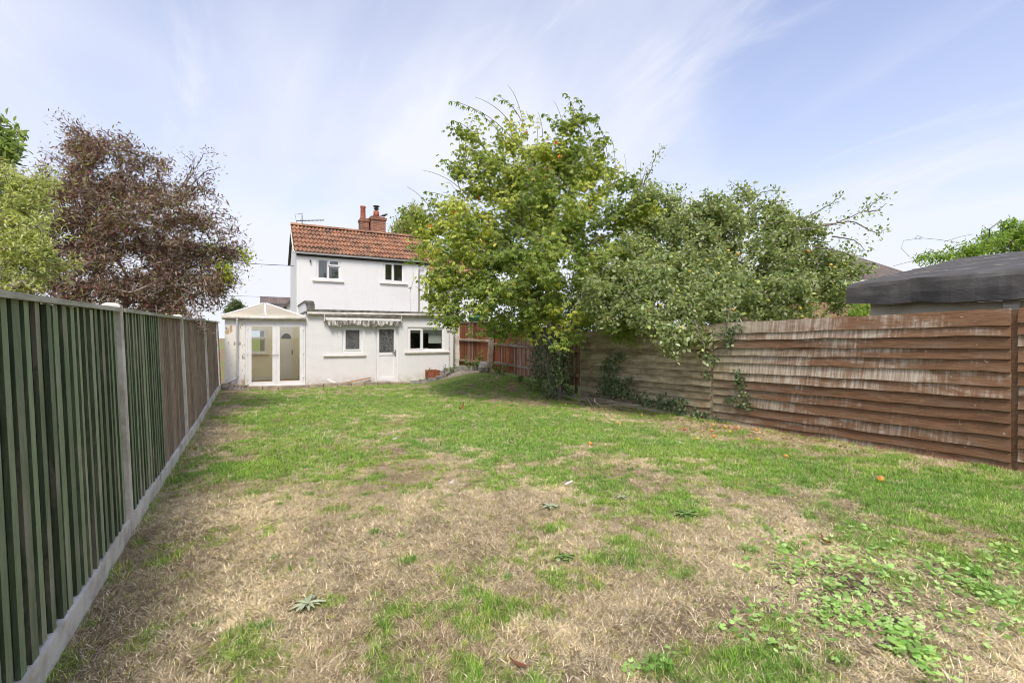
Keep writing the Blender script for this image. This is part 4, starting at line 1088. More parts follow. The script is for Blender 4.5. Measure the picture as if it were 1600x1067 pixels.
# teal tub seen above the red fence
M['teal'] = plain('teal plastic', (.02, .27, .22), (.015, .20, .17), 4, .35, bmp=0, spec=.5)
tub = empty('plastic_tub', (8.6, 19.3, 0), 'teal plastic tub showing above the red fence', 'tub')
k = MB(); k.lathe((8.62, 19.3, 1.75), [(.001, 0), (.26, 0), (.34, .75), (.37, .76), (.37, .80), (.31, .80), (.25, .06), (.001, .06)], 20); k.build('body', M['teal'], tub, True)
k = MB(); k.lathe((8.62, 19.3, 2.551), [(.37, 0), (.34, .05), (.10, .09), (.001, .09)], 20); k.build('lid', M['teal'], tub, True)
MB().box(8.28, 8.95, 18.95, 19.65, .3, 1.75).build('plinth', M['old_stone'], tub)

# ------------------------------------------------------------------ felt-roofed garage on the right
gar = empty('garage', (9.2, 0, 0), 'timber garage with black felt roof showing above the brown fence', 'garage')
M['shiplap'] = plain('pale green shiplap', (.66, .62, .49), (.54, .50, .39), 3, .7, bmp=.2)
for i in range(15):
    z = .05 + i * .15
    MB().add([(9.0, -3, z), (9.0, 4.22, z), (9.014, 4.22, z + .147), (9.014, -3, z + .147), (9.05, -3, z), (9.05, 4.22, z), (9.05, 4.22, z + .147), (9.05, -3, z + .147)],
             [(0, 3, 2, 1), (0, 1, 5, 4), (3, 7, 6, 2), (0, 4, 7, 3), (1, 2, 6, 5)]).build('shiplap_board', M['shiplap'], gar)
MB().box(9.05, 16.8, 4.05, 4.2, 0, 2.35).build('end_wall', M['shiplap'], gar)
# roof sheet with a hanging, rumpled felt flap
ny_, V, Fs = 60, [], []
prof_n = 0
for j in range(ny_ + 1):
    y = -3 + (4.42 + 3) * j / ny_
    wv = .012 * math.sin(y * 4.1) + .010 * math.sin(y * 9.3 + 1) ; edge = sm(np.array((y - 3.9) / .5))
    drop = .36 + .03 * sm(np.array((2.8 - y) / 2.0)) + .012 * math.sin(y * 2.7) - .05 * edge
    row = [(13.0, 3.30), (11.5, 3.02), (10.2, 2.79), (9.3, 2.635 + wv * .3), (8.95, 2.575 + wv * .5), (8.775, 2.543 + wv * .7), (8.725, 2.518 + wv), (8.708 + wv, 2.46), (8.70 + wv * 1.5, 2.32), (8.715 + wv * 2.2, 2.52 - drop + wv), (8.74 + wv * 2.2, 2.525 - drop + wv), (8.85, 2.37), (9.3, 2.50)]
    V += [(x, y, z) for x, z in row]; prof_n = len(row)
for j in range(ny_):
    for i in range(prof_n - 1): Fs.append((j * prof_n + i, (j + 1) * prof_n + i, (j + 1) * prof_n + i + 1, j * prof_n + i + 1))
Fs.append(tuple(range(ny_ * prof_n, (ny_ + 1) * prof_n)))
groof = link('roof', mesh('roof', V, Fs, False), M['felt'], gar)
k = MB(); k.add([(13.0, -3, 3.30), (13.0, 4.42, 3.30), (17.2, 4.42, 2.5), (17.2, -3, 2.5), (13.0, -3, 3.24), (13.0, 4.42, 3.24), (17.2, 4.42, 2.44), (17.2, -3, 2.44)], [(0, 1, 2, 3), (7, 6, 5, 4), (0, 4, 5, 1), (1, 5, 6, 2), (2, 6, 7, 3)])
k.build('roof', M['felt'], gar)
for xx, zz in ((9.75, 2.714), (10.9, 2.915), (12.0, 3.115)):
    MB().add([(xx, -3, zz), (xx, 4.42, zz + .004), (xx + .012, 4.42, zz + .014), (xx + .012, -3, zz + .012)], [(0, 3, 2, 1)]).build('felt_lap', M['felt_edge'], groof)
# bulkhead lamp, D-shaped, half shaded
k = MB(); V = []; n = 14
for dx in (0, -.06):
    V += [(8.995 + dx, 2.44, 2.20), (8.995 + dx, 2.60, 2.20)] + [(8.995 + dx, 2.52 + .08 * math.cos(math.pi * t / n), 2.07 - .08 * math.sin(math.pi * t / n)) for t in range(n + 1)]
nn = n + 3
k.add(V, [tuple(range(nn)), tuple(range(2 * nn - 1, nn - 1, -1))] + [(i, (i + 1) % nn, nn + (i + 1) % nn, nn + i) for i in range(nn)])
lm = k.build('lamp', M['cream_trim'], gar)
MB().box(8.925, 8.934, 2.445, 2.595, 2.065, 2.085).build('lamp_rim', M['upvc'], lm)

# ------------------------------------------------------------------ houses beyond
nb = empty('brick_house', (30, 16, 0), 'distant brick house with brown hipped tile roof behind the apple tree', 'house')
def P3(u, v, f): return at_f(u, v, f)
def hip(name, c, w, d_, ez, rz_, rot, parent, mat):
    ca, sa = math.cos(rot), math.sin(rot)
    L = [(-w / 2, -d_ / 2, ez), (w / 2, -d_ / 2, ez), (w / 2, d_ / 2, ez), (-w / 2, d_ / 2, ez), (-w / 2 + d_ / 2, 0, rz_), (w / 2 - d_ / 2, 0, rz_)]
    V = [(c[0] + x * ca - y * sa, c[1] + x * sa + y * ca, z) for x, y, z in L]
    k = MB(); k.add(V, [(0, 1, 5, 4), (1, 2, 5), (2, 3, 4, 5), (3, 0, 4), (3, 2, 1, 0)])
    return k.build(name, mat, parent)
def rbox(name, c, w, d_, z0, z1, rot, parent, mat):
    ca, sa = math.cos(rot), math.sin(rot)
    k = MB(); k.box(-w / 2, w / 2, -d_ / 2, d_ / 2, z0, z1)
    k.V = [(c[0] + x * ca - y * sa, c[1] + x * sa + y * ca, z) for x, y, z in k.V]
    return k.build(name, mat, parent)
M['red_brickwork'] = brickmat('house brickwork', (.36, .17, .10), (.28, .12, .07), (.36, .30, .24))
hc = (31.5, 17.5); hr = R(-27)
rbox('wall', hc, 7.4, 5.2, 0, 4.9, hr, nb, M['red_brickwork'])
hip('roof', hc, 8.2, 6.0, 4.95, 7.1, hr, nb, M['plain_tile'])
rbox('fascia', hc, 8.1, 5.9, 4.75, 4.94, hr, nb, M['upvc'])
nb2 = empty('rendered_house', (2.5, 34, 0), 'distant grey gabled house seen between the conservatory and the white cottage', 'house')
k = MB()
gx0, gx1 = 1.9, 6.5
V = [(gx0, 33, 0), (gx0 + 3.6, 33, 0), (gx0 + 3.6, 33, 3.6), (gx0 + 1.8, 33, 5.6), (gx0, 33, 3.6)]; V += [(x, 39, z) for x, _, z in V]
k.add(V, [(0, 1, 2, 3, 4), (9, 8, 7, 6, 5)] + [(i, 5 + i, 5 + (i + 1) % 5, (i + 1) % 5) for i in range(5)])
k.build('wall', M['pale_inside'], nb2)
k = MB(); th = .14
for sgn in (-1, 1):
    e = (gx0 + 1.8 + sgn * 2.1, 3.28); r2 = (gx0 + 1.8, 5.62)
    k.add([(e[0], 32.8, e[1]), (r2[0], 32.8, r2[1]), (r2[0], 39.2, r2[1]), (e[0], 39.2, e[1]), (e[0], 32.8, e[1] + th), (r2[0], 32.8, r2[1] + th), (r2[0], 39.2, r2[1] + th), (e[0], 39.2, e[1] + th)],
          [(0, 1, 2, 3), (7, 6, 5, 4), (0, 4, 5, 1), (1, 5, 6, 2), (2, 6, 7, 3), (3, 7, 4, 0)])
k.build('roof', M['plain_tile'], nb2)
k = MB(); k.add([(.5, 34, 3.5), (3.5, 34, 3.5), (3.5, 36, 4.35), (.5, 36, 4.35), (.5, 34, 0), (3.5, 34, 0), (3.5, 36, 0), (.5, 36, 0)], [(0, 1, 2, 3), (4, 5, 1, 0), (7, 4, 0, 3), (5, 6, 2, 1), (6, 7, 3, 2)])
k.build('outbuilding', M['plain_tile'], nb2)
# overhead wire
def wire(name, a, b_, sag, r, label):
    pts = [np.array(a) * (1 - t) + np.array(b_) * t - np.array([0, 0, sag * 4 * t * (1 - t)]) for t in np.linspace(0, 1, 24)]
    o = MB().tube(pts, r, 5).build(name, M['black_metal']); tag(o, label, 'wire')
wire('overhead_wire', (-16.0, 31.0, 6.6), (1.58, 22.0, 4.62), .3, .012, 'upper dark overhead wire running to the side of the cottage')
wire('overhead_wire', (-16.0, 38.0, 5.2), (4.0, 33.5, 4.2), .3, .010, 'lower faint overhead wire passing behind the cottage')

# ------------------------------------------------------------------ vegetation
def nrm(a): return a / np.maximum(np.linalg.norm(a, axis=-1, keepdims=True), 1e-9)
def grow(stems, lobes, n, seed, step=.28, arch=.12, shell=2.2, r0=.0035, rmax=.2, power=.47, jit=.03, sub=None):
    """stems: polylines from the ground; lobes: (centre, radius). returns nodes, parents, radii, tips"""
    r_ = np.random.default_rng(seed)
    Cn = np.array([l[0] for l in lobes]); Rd = np.array([l[1] for l in lobes]); asp = np.array([l[2] if len(l) > 2 else 1.0 for l in lobes])
    pr = Rd ** 2.3; pr /= pr.sum()
    w = r_.choice(len(lobes), n, p=pr)
    u = nrm(r_.normal(size=(n, 3))); q = r_.random(n) ** (1 / shell)
    A = Cn[w] + u * (Rd[w] * q)[:, None] * np.stack([np.ones(n), np.ones(n), asp[w]], 1)
    if sub:                               # leaves gather in sprays with gaps between
        ns, sr = sub
        sc = A[r_.choice(len(A), ns, replace=False)]; srd = sr * r_.uniform(.6, 1.35, ns)
        wi = r_.choice(ns, n, p=srd ** 2 / np.sum(srd ** 2))
        B = sc[wi] + nrm(r_.normal(size=(n, 3))) * (srd[wi] * r_.random(n) ** .45)[:, None] * [1, 1, .7]
        A = np.where((r_.random(n) < .58)[:, None], B, A)
    A = A[A[:, 2] > .35]
    N = np.zeros((n * 30 + 400, 3)); Pa = np.full(len(N), -1); c = 0
    for st in stems:
        prev = -1
        for i in range(len(st)):
            k = 1 if i == 0 else max(1, int(np.linalg.norm(np.array(st[i]) - st[i - 1]) / step))
            for t in range(k):
                p = np.array(st[i], float) if i == 0 else np.array(st[i - 1]) + (np.array(st[i]) - np.array(st[i - 1])) * (t + 1) / k
                N[c] = p + (r_.normal(0, .012, 3) if c else 0); Pa[c] = prev; prev = c; c += 1
    top = np.array(stems[0][-1])
    order = np.argsort(np.linalg.norm(A - top, axis=1) + r_.normal(0, .25, len(A)))
    tips = []
    for a in A[order]:
        dv = N[:c] - a; dist = np.linalg.norm(dv, axis=1)
        cost = dist * (1 + .6 * np.clip(dv[:, 2] / (dist + .01), 0, 1))
        j = int(np.argmin(cost)); L = dist[j]
        k = max(1, int(math.ceil(L / step)))
        if c + k >= len(N): break
        bend = np.array([0, 0, arch * L]) + r_.normal(0, .07 * L, 3)
        prev = j
        for t in range(1, k + 1):
            f = t / k
            N[c] = N[j] * (1 - f) + a * f + bend * (4 * f * (1 - f)) + (r_.normal(0, jit, 3) if t < k else 0)
            Pa[c] = prev; prev = c; c += 1
        tips.append(prev)
    N, Pa = N[:c], Pa[:c]
    cnt = np.zeros(c); cnt[tips] = 1
    for i in range(c - 1, -1, -1):
        if Pa[i] >= 0: cnt[Pa[i]] += cnt[i]
    rad = np.minimum(r0 * np.maximum(cnt, 1) ** power, rmax)
    return N, Pa, rad, np.array(tips)
def branch_mesh(name, N, Pa, rad, sides=5, sel=None):
    i = np.where((Pa >= 0) if sel is None else ((Pa >= 0) & sel))[0]; p = Pa[i]
    a, b = N[p], N[i]; t = nrm(b - a)
    ref = np.where(np.abs(t[:, 2:3]) < .9, [[0, 0, 1.]], [[1., 0, 0]])
    s = nrm(np.cross(t, ref)); q = np.cross(t, s)
    ph = 2 * np.pi * np.arange(sides) / sides
    off = s[:, None] * np.cos(ph)[None, :, None] + q[:, None] * np.sin(ph)[None, :, None]
    ra = np.minimum(rad[p], rad[i] * 1.8)
    A = a[:, None] - t[:, None] * ra[:, None, None] * .3 + off * ra[:, None, None]; B = b[:, None] + off * rad[i][:, None, None]
    V = np.concatenate([A, B], 1).reshape(-1, 3); k = np.arange(sides)
    f = np.stack([k, (k + 1) % sides, sides + (k + 1) % sides, sides + k], 1)
    Fs = (f[None] + (np.arange(len(i)) * 2 * sides)[:, None, None]).reshape(-1, 4)
    return mesh_np(name, V, Fs, smooth=True)
LEAF5 = lambda w, fold=.10, dr=.12: (np.array([(0, 0, 0), (.42, w / 2, fold * .6), (.45, 0, -.02), (.42, -w / 2, fold * .6), (1, 0, -dr)]), np.array([(0, 2, 1), (0, 3, 2), (2, 4, 1), (2, 3, 4)]))
LEAF7 = lambda w, fold=.08, dr=.10: (np.array([(0, 0, 0), (.25, w * .38, fold * .6), (.62, w * .46, fold * .5), (1, 0, -dr), (.62, -w * .46, fold * .5), (.25, -w * .38, fold * .6), (.5, 0, -.03)]), np.array([(0, 6, 1), (1, 6, 2), (2, 6, 3), (3, 6, 4), (4, 6, 5), (5, 6, 0)]))
def leaves(name, tmpl, pos_, axis_, nor, size, col):
    T, Fc = tmpl
    x = nrm(axis_); y = nrm(np.cross(nor, x)); z = np.cross(x, y)
    V = pos_[:, None] + size[:, None, None] * (T[None, :, 0:1] * x[:, None] + T[None, :, 1:2] * y[:, None] + T[None, :, 2:3] * z[:, None])
    Fs = Fc[None] + (np.arange(len(pos_)) * len(T))[:, None, None]
    return mesh_np(name, V.reshape(-1, 3), Fs.reshape(-1, 3), np.repeat(col, len(T), 0))
def palette(pal, n, r_, var=.18, w=None):
    pal = np.array(pal); k = r_.choice(len(pal), n, p=w)
    return pal[k] * r_.uniform(1 - var, 1 + var, (n, 1)) * r_.uniform(.94, 1.06, (n, 3))
def lobes_of(L): return [(at_f(u, v, f), r * f / FPX) for (u, v, r, f) in L]
def make_tree(name, loc, label, stems, L, n, seed, leafers, bark, group=None, twig=None, cat='tree', thick=.02, **kw):
    t = empty(name, loc, label, cat, group)
    N, Pa, rad, tips = grow(stems, L, n, seed, **kw)
    big = rad > thick
    o = link('trunk', branch_mesh('trunk', N, Pa, rad, 7, big), bark, t)
    o = link('branches', branch_mesh('branches', N, Pa, rad, 4, ~big), twig or bark, t); 
    leafers(t, N, Pa, rad, tips, np.random.default_rng(seed + 1))
    return t, N, Pa, rad, tips
def twig_points(N, Pa, tips, per, spread, r_, back=3):
    """points along the last few segments of each twig"""
    out, dirs = [], []
    for s in range(back):
        p = tips.copy()
        for _ in range(s): p = np.where(Pa[p] >= 0, Pa[p], p)
        q = np.where(Pa[p] >= 0, Pa[p], p)
        for _ in range(per):
            f = r_.random((len(p), 1)); out.append(N[p] * f + N[q] * (1 - f) + r_.normal(0, spread, (len(p), 3))); dirs.append(N[p] - N[q])
    return np.concatenate(out), nrm(np.concatenate(dirs) + 1e-6)

# ---- the big tree with drooping five-fingered leaves
def five_fingers(t, N, Pa, rad, tips, r_):
    P_, D_ = twig_points(N, Pa, tips, 2, .07, r_, 4)
    keep = r_.random(len(P_)) < .92; P_, D_ = P_[keep], D_[keep]
    n = len(P_)
    out = D_ * .6 + r_.normal(0, .7, (n, 3)); out[:, 2] = np.abs(out[:, 2]) * .2 - .15
    out = nrm(out); stalk = r_.uniform(.05, .13, n)[:, None]
    hub = P_ + out * stalk
    hue = r_.random(n)
    # yellowing follows noise through the crown, as whole sprays
    spray = vnoise(P_[:, 0] * 1.0 + 20, P_[:, 2] * 1.0 + P_[:, 1] * .7 + 20, .9, 33, 3)
    yel = np.clip((spray - .46) * 3.5 + r_.normal(0, .22, n), 0, 1)[:, None]
    c0 = np.array([.15, .205, .045]) * (1 - yel) + np.array([.40, .42, .10]) * yel
    c0 = np.where((hue < .0025)[:, None], np.array([.55, .16, .05]), np.where(((hue > .0025) & (hue < .013))[:, None], np.array([.42, .37, .07]), c0))
    ps, ax, no, sz, cl = [], [], [], [], []
    for k in range(5):
        a = (k - 2) * .62
        side = nrm(np.cross(out, np.array([[0, 0, 1.]])) + 1e-6)
        d = out * math.cos(a) + side * math.sin(a); d = d + np.array([0, 0, -1.0]) * r_.uniform(.45, 1.25, (n, 1)) + r_.normal(0, .12, (n, 3))
        up = nrm(np.array([[0, 0, 1.]]) + d * .2 + out * .8 + r_.normal(0, .25, (n, 3)))
        ps.append(hub); ax.append(d); no.append(up); sz.append(r_.uniform(.078, .125, n) * (1 - .12 * abs(k - 2))); cl.append(c0 * r_.uniform(.85, 1.15, (n, 1)))
    link('crown', leaves('crown', LEAF7(.42, .14, .16), *[np.concatenate(x) for x in (ps, ax, no, sz, cl)]), M['leaf'], t)
TX, TY = 7.55, 11.2
tz = float(hgt(TX, TY))
TL = lobes_of([(800, 340, 105, 13.0), (770, 250, 62, 13.0), (885, 235, 66, 13.2), (735, 385, 62, 12.6), (730, 455, 50, 12.4), (800, 450, 80, 12.2), (900, 340, 78, 12.8), (935, 430, 62, 12.0), (855, 480, 52, 11.8),
               (705, 335, 42, 13.0), (735, 205, 34, 13.0), (800, 195, 36, 13.2), (895, 185, 30, 13.2), (940, 265, 46, 13.2), (965, 350, 38, 12.8), (700, 420, 34, 12.6), (710, 490, 22, 12.6), (770, 505, 28, 12.2), (905, 500, 36, 11.4), (950, 490, 26, 11.2), (820, 520, 22, 11.8), (835, 290, 70, 14.2), (840, 420, 70, 11.2), (700, 275, 22, 13.1), (672, 385, 34, 12.9), (668, 340, 30, 13.1), (690, 450, 30, 12.6), (690, 480, 20, 12.5), (985, 400, 40, 11.9), (980, 460, 36, 11.4), (992, 330, 30, 12.6), (880, 525, 30, 11.2), (845, 535, 20, 11.3), (930, 520, 24, 11.0), (975, 505, 24, 10.9), (740, 515, 18, 12.2), (650, 415, 14, 12.8), (1000, 295, 24, 12.8), (1008, 345, 28, 12.2), (1010, 420, 30, 11.2)])
stems = [[(TX, TY, tz - .1), (TX - .02, TY - .02, .9), (TX - .15, TY, 1.8), (TX - .3, TY + .1, 2.8), (TX - .35, TY + .15, 3.8)], [(TX + .12, TY + .05, tz - .1), (TX + .22, TY + .1, 1.2), (TX + .35, TY + .2, 2.4), (TX + .4, TY + .2, 3.6)], [(TX - .12, TY + .1, tz - .1), (TX - .35, TY + .2, 1.3), (TX - .8, TY + .5, 2.5)], [(TX + .05, TY - .12, tz - .1), (TX + .1, TY - .3, 1.2), (TX + .2, TY - .6, 2.3)]]
tree, N, Pa, rad, tips = make_tree('broadleaf_tree', (TX, TY, tz), 'tall light green broadleaf tree with drooping leaves growing by right fence', stems, TL, 3700, 5, five_fingers, M['bark'], twig=M['pale_twig'], step=.30, arch=.16, r0=.0034, rmax=.10, shell=2.4, sub=(330, .34))
# long whippy shoots standing out of the top, all leaning over to the left
r_ = np.random.default_rng(3)
k = MB(); hubs = []
for (u, v, lu, lv, leafy) in [(812, 232, 704, 158, 1), (800, 240, 716, 160, 1), (760, 236, 706, 188, 1), (815, 190, 776, 150, 1), (818, 200, 793, 133, 0), (808, 208, 742, 152, 0), (760, 270, 708, 240, 1), (775, 292, 706, 262, 1), (740, 318, 660, 266, 0), (735, 335, 668, 300, 1), (720, 300, 690, 250, 1), (905, 205, 882, 146, 1), (915, 210, 900, 152, 1),
                              (925, 235, 893, 172, 1), (880, 205, 865, 158, 0), (950, 250, 928, 185, 1), (960, 300, 955, 215, 0), (975, 340, 975, 240, 0), (985, 350, 990, 262, 0), (995, 320, 1000, 250, 0), (848, 215, 840, 175, 0), (868, 210, 850, 178, 1), (690, 360, 636, 292, 0), (700, 380, 655, 330, 1), (700, 410, 662, 385, 1), (700, 465, 672, 492, 1), (930, 260, 915, 190, 0)]:
    f = r_.uniform(12.7, 13.3); a, b_ = at_f(u, v, f), at_f(lu, lv, f + r_.uniform(-.3, .3))
    mid = (a + b_) / 2 + (a - b_)[[0, 1, 2]] * np.array([.0, .0, -.0]) + np.array([.10, -.02, .22]) * np.linalg.norm(b_ - a) * .9
    pts = [(1 - t) ** 2 * a + 2 * t * (1 - t) * mid + t * t * b_ for t in np.linspace(0, 1, 9)]
    MB().tube(pts, list(np.linspace(.012, .0045, 9)), 4).build('shoot', M['pale_twig'], tree)
    if leafy:
        for t in (1.0, .93, .82, .7, .58, .45, .3):
            hubs.append((1 - t) ** 2 * a + 2 * t * (1 - t) * mid + t * t * b_ + r_.normal(0, .03, 3))
H_ = np.array(hubs); n = len(H_); ps, ax, no, sz, cl = [], [], [], [], []
for j in range(5):
    a = (j - 2) * .65; az = r_.uniform(0, 6.28, n)
    d = np.stack([np.cos(az + a), np.sin(az + a), -r_.uniform(.5, 1.3, n)], 1)
    ps.append(H_); ax.append(d); no.append(r_.normal(0, .3, (n, 3)) + [0, -.5, 1]); sz.append(r_.uniform(.09, .14, n)); cl.append(palette([(.10, .17, .025), (.16, .20, .035)], n, r_))
link('shoot_leaves', leaves('shoot_leaves', LEAF7(.42, .14, .16), *[np.concatenate(x) for x in (ps, ax, no, sz, cl)]), M['leaf'], tree)

# ---- generic leaf clothing
def clothe(pal, w, per, spread, smin, smax, width, back=3, droop=.2, mat='leaf', tm=LEAF5, rand_=.8, fold=.1, keep=1.0):
    def f(t, N, Pa, rad, tips, r_):
        P_, D_ = twig_points(N, Pa, tips, per, spread, r_, back)
        kk = r_.random(len(P_)) < keep; P_, D_ = P_[kk], D_[kk]; n = len(P_)
        d = D_ * .7 + r_.normal(0, rand_, (n, 3)); d[:, 2] -= droop
        up = np.array([[0, 0, 1.]]) + r_.normal(0, .55, (n, 3))
        link('crown', leaves('crown', tm(width, fold), P_, d, up, r_.uniform(smin, smax, n), palette(pal, n, r_, .22, w)), M[mat], t)
    return f
# ---- apple tree behind the weatherboard fence, hanging over it
AX, AY = 10.3, 8.7
AL = lobes_of([(1010, 345, 44, 12.5), (1045, 375, 58, 11.8), (1110, 365, 58, 12.2), (1180, 335, 36, 12.2), (1185, 415, 70, 11.6), (1100, 445, 72, 11.0), (1020, 460, 62, 10.7), (1255, 410, 50, 11.8), (1300, 455, 36, 11.2), (1065, 505, 34, 9.6), (1050, 525, 24, 9.3),
               (1205, 478, 52, 11.0), (970, 430, 44, 11.4), (1270, 350, 26, 11.8), (960, 480, 34, 10.5), (1300, 410, 26, 11.6), (1150, 470, 50, 10.4), (1010, 500, 34, 10.0), (1330, 470, 22, 10.9), (1210, 318, 22, 12.0), (1160, 300, 18, 12.2), (1050, 315, 22, 12.4), (1265, 475, 36, 10.8), (1110, 500, 34, 9.9), (1000, 395, 40, 11.8), (940, 460, 30, 10.8), (1075, 335, 30, 12.2), (1230, 360, 36, 11.9), (1140, 345, 30, 12.2), (1310, 430, 26, 11.3), (1335, 450, 16, 11.0)])
stems = [[(AX, AY, -.1), (AX - .1, AY, .9), (AX - .3, AY + .1, 1.7), (AX - .5, AY, 2.6)], [(AX - .1, AY, .9), (AX + .3, AY - .6, 2.0), (AX + .5, AY - 1.3, 3.2)], [(AX - .1, AY, .9), (AX - .6, AY - .3, 2.0), (AX - 1.3, AY - .6, 2.9)]]
APPLE = [(.15, .19, .075), (.21, .25, .12), (.31, .34, .21), (.11, .145, .05), (.33, .36, .12)]
apple, N, Pa, rad, tips = make_tree('apple_tree', (AX, AY, 0), 'spreading apple tree with yellow fruit leaning over the brown fence', stems, AL, 3200, 15, clothe(APPLE, [.3, .3, .2, .15, .05], 7, .075, .065, .115, .62, 3, .25, 'leaf', LEAF7, .8), M['bark'], twig=M['pale_twig'], step=.26, arch=.20, r0=.0034, rmax=.10, sub=(150, .40))
# bare-armed boughs standing out of its outline
def bough(parent, paths, pal, w, seed, leaf, tm, width, mat, per=26, spread=.07, r=(.02, .005), tw=M['bark']):
    r_ = np.random.default_rng(seed); k = MB(); P_, D_ = [], []
    for path_ in paths:
        f = path_[-1]; pts = [at_f(u, v, f) for u, v in path_[:-1]]
        Q = []
        for i in range(len(pts) - 1):
            for t in np.linspace(0, 1, 6, endpoint=False): Q.append(pts[i] * (1 - t) + pts[i + 1] * t)
        Q.append(pts[-1]); Q = np.array(Q); Q[1:-1] = (Q[:-2] + Q[1:-1] * 2 + Q[2:]) / 4 + r_.normal(0, .008, Q[1:-1].shape)
        MB().tube(Q, list(np.linspace(r[0], r[1], len(Q))), 5).build('bough', tw, parent)
        L = np.linalg.norm(pts[-1] - pts[0])
        for _ in range(int(per * L)):
            i = r_.integers(max(1, len(Q) // 5), len(Q)); d = nrm(Q[i] - Q[i - 1] + r_.normal(0, .02, 3))
            off = r_.normal(0, spread, 3); P_.append(Q[i] + off); D_.append(d * .6 + nrm(off) * .7)
    n = len(P_); P_, D_ = np.array(P_), np.array(D_) + r_.normal(0, .5, (len(P_), 3))
    up = np.array([[0, 0, 1.]]) + r_.normal(0, .6, (n, 3))
    link('bough_leaves', leaves('bough_leaves', tm(width), P_, D_, up, r_.uniform(*leaf, n), palette(pal, n, r_, .22, w)), M[mat], parent)
bough(apple, [[(1200, 350), (1255, 342), (1300, 318), (1318, 303), 11.5], [(1240, 360), (1300, 352), (1345, 332), (1386, 304), 11.2], [(1290, 352), (1330, 345), (1372, 366), (1384, 358), 11.2], [(1300, 370), (1335, 375), (1352, 392), 11.2], [(1270, 385), (1320, 395), (1348, 402), 11.3], [(1350, 330), (1368, 330), (1386, 318), 11.2],
              [(1000, 300), (1012, 275), (1025, 245), (1037, 228), 12.4], [(990, 330), (1003, 285), (1010, 262), 12.4], [(1050, 345), (1062, 310), (1066, 292), 12.3], [(1150, 330), (1170, 305), (1145, 285), 12.2], [(1165, 325), (1190, 300), (1215, 298), 12.2], [(1120, 335), (1100, 318), (1085, 318), 12.2], [(1175, 330), (1225, 312), (1224, 325), 12.0],
              [(1085, 500), (1100, 540), (1102, 565), 9.2], [(1050, 520), (1050, 545), (1052, 552), 9.15], [(1140, 480), (1135, 515), (1128, 530), 9.2]], APPLE, [.3, .3, .2, .15, .05], 5, (.06, .10), LEAF7, .62, 'leaf', 42, .075)
# fruit still on the tree
def apple_mesh(c, r, name='apple'):
    k = MB(); pr = [(.001, -.80), (.30, -.88), (.62, -.78), (.90, -.40), (1.0, .05), (.93, .45), (.70, .75), (.35, .84), (.12, .72), (.001, .62)]
    k.lathe((0, 0, 0), [(a * r, b_ * r) for a, b_ in pr], 12); return mesh(name, k.V, k.F, True)
def applemat(name, a, b_, c_):
    m, nt, bs, _ = nodes(name); v = pos(nt)
    c = mixc(nt, rng_(nt, noise(nt, v, 14, 4, .6), .4, .62), a, b_)
    c = mixc(nt, mth(nt, 'MULTIPLY', rng_(nt, noise(nt, v, 60, 3, .6), .56, .66), .7), c, c_)
    nt.links.new(c, bs.inputs['Base Color']); bs.inputs['Roughness'].default_value = .38; return m
AM = {'yellow': applemat('yellow apple', (.62, .48, .06), (.52, .42, .08), (.30, .16, .04)), 'orange': applemat('orange apple', (.62, .27, .05), (.68, .40, .07), (.28, .11, .04)), 'red': applemat('red apple', (.55, .11, .04), (.62, .25, .05), (.20, .06, .03)), 'green': applemat('green apple', (.40, .42, .07), (.50, .45, .08), (.25, .2, .05)), 'brown': applemat('rotting apple', (.38, .22, .07), (.25, .12, .05), (.12, .06, .03))}
amesh = {}
for kx, mt in AM.items():
    am = apple_mesh((0, 0, 0), .038); am.materials.append(mt); amesh[kx] = am
pts_front = N[tips]
for (u, v, kx) in [(1120, 371, 'orange'), (1077, 424, 'yellow'), (1105, 407, 'yellow'), (1138, 392, 'yellow'), (1153, 397, 'orange'), (1263, 393, 'orange'), (1013, 485, 'orange'), (1032, 477, 'yellow'), (1298, 414, 'yellow'), (1304, 418, 'green'), (1122, 428, 'green'), (1219, 390, 'yellow'), (1200, 470, 'green'), (1250, 482, 'yellow'), (1145, 484, 'orange'), (1063, 512, 'yellow'), (1253, 495, 'green'), (1225, 300, 'green'), (1060, 455, 'green'), (1180, 440, 'green')]:
    rel = pts_front - [0, 0, CAMH]; f_ = rel[:, 0] * SN + rel[:, 1] * CS
    pu = CX + FPX * (rel[:, 0] * CS - rel[:, 1] * SN) / f_; pv_ = HY - FPX * rel[:, 2] / f_
    dd = np.hypot(pu - u, pv_ - v); cand = np.where(dd < 40)[0]
    ff = np.percentile(f_[cand], 12) if len(cand) else 10.5
    o = bpy.data.objects.new('apple', amesh[kx]); COL.objects.link(o); adopt(o, apple)
    o.location = at_f(u, v, ff); o.rotation_euler = (random.uniform(-.4, .4), random.uniform(-.4, .4), random.uniform(0, 6))
# ---- dark purple elder behind the left fence
EL = lobes_of([(130, 265, 58, 9.4), (200, 275, 62, 9.6), (150, 345, 78, 9.2), (230, 365, 82, 9.4), (290, 350, 56, 9.8), (300, 425, 66, 9.6), (210, 435, 72, 9.2), (110, 420, 66, 8.9), (260, 300, 44, 9.8), (345, 400, 34, 10.2), (335, 445, 34, 9.8), (290, 480, 30, 9.2), (90, 340, 50, 8.9), (160, 470, 44, 8.8), (240, 480, 40, 9.0), (120, 470, 36, 8.6), (365, 400, 18, 10.2), (340, 335, 22, 10.0), (318, 300, 26, 9.8), (368, 370, 18, 10.2), (375, 430, 14, 10.0), (85, 285, 34, 9.2), (75, 390, 36, 8.8), (60, 440, 30, 8.5), (320, 480, 22, 9.4), (305, 255, 14, 9.8), (115, 215, 18, 9.4), (150, 225, 16, 9.5), (190, 225, 14, 9.6), (240, 255, 18, 9.7)])
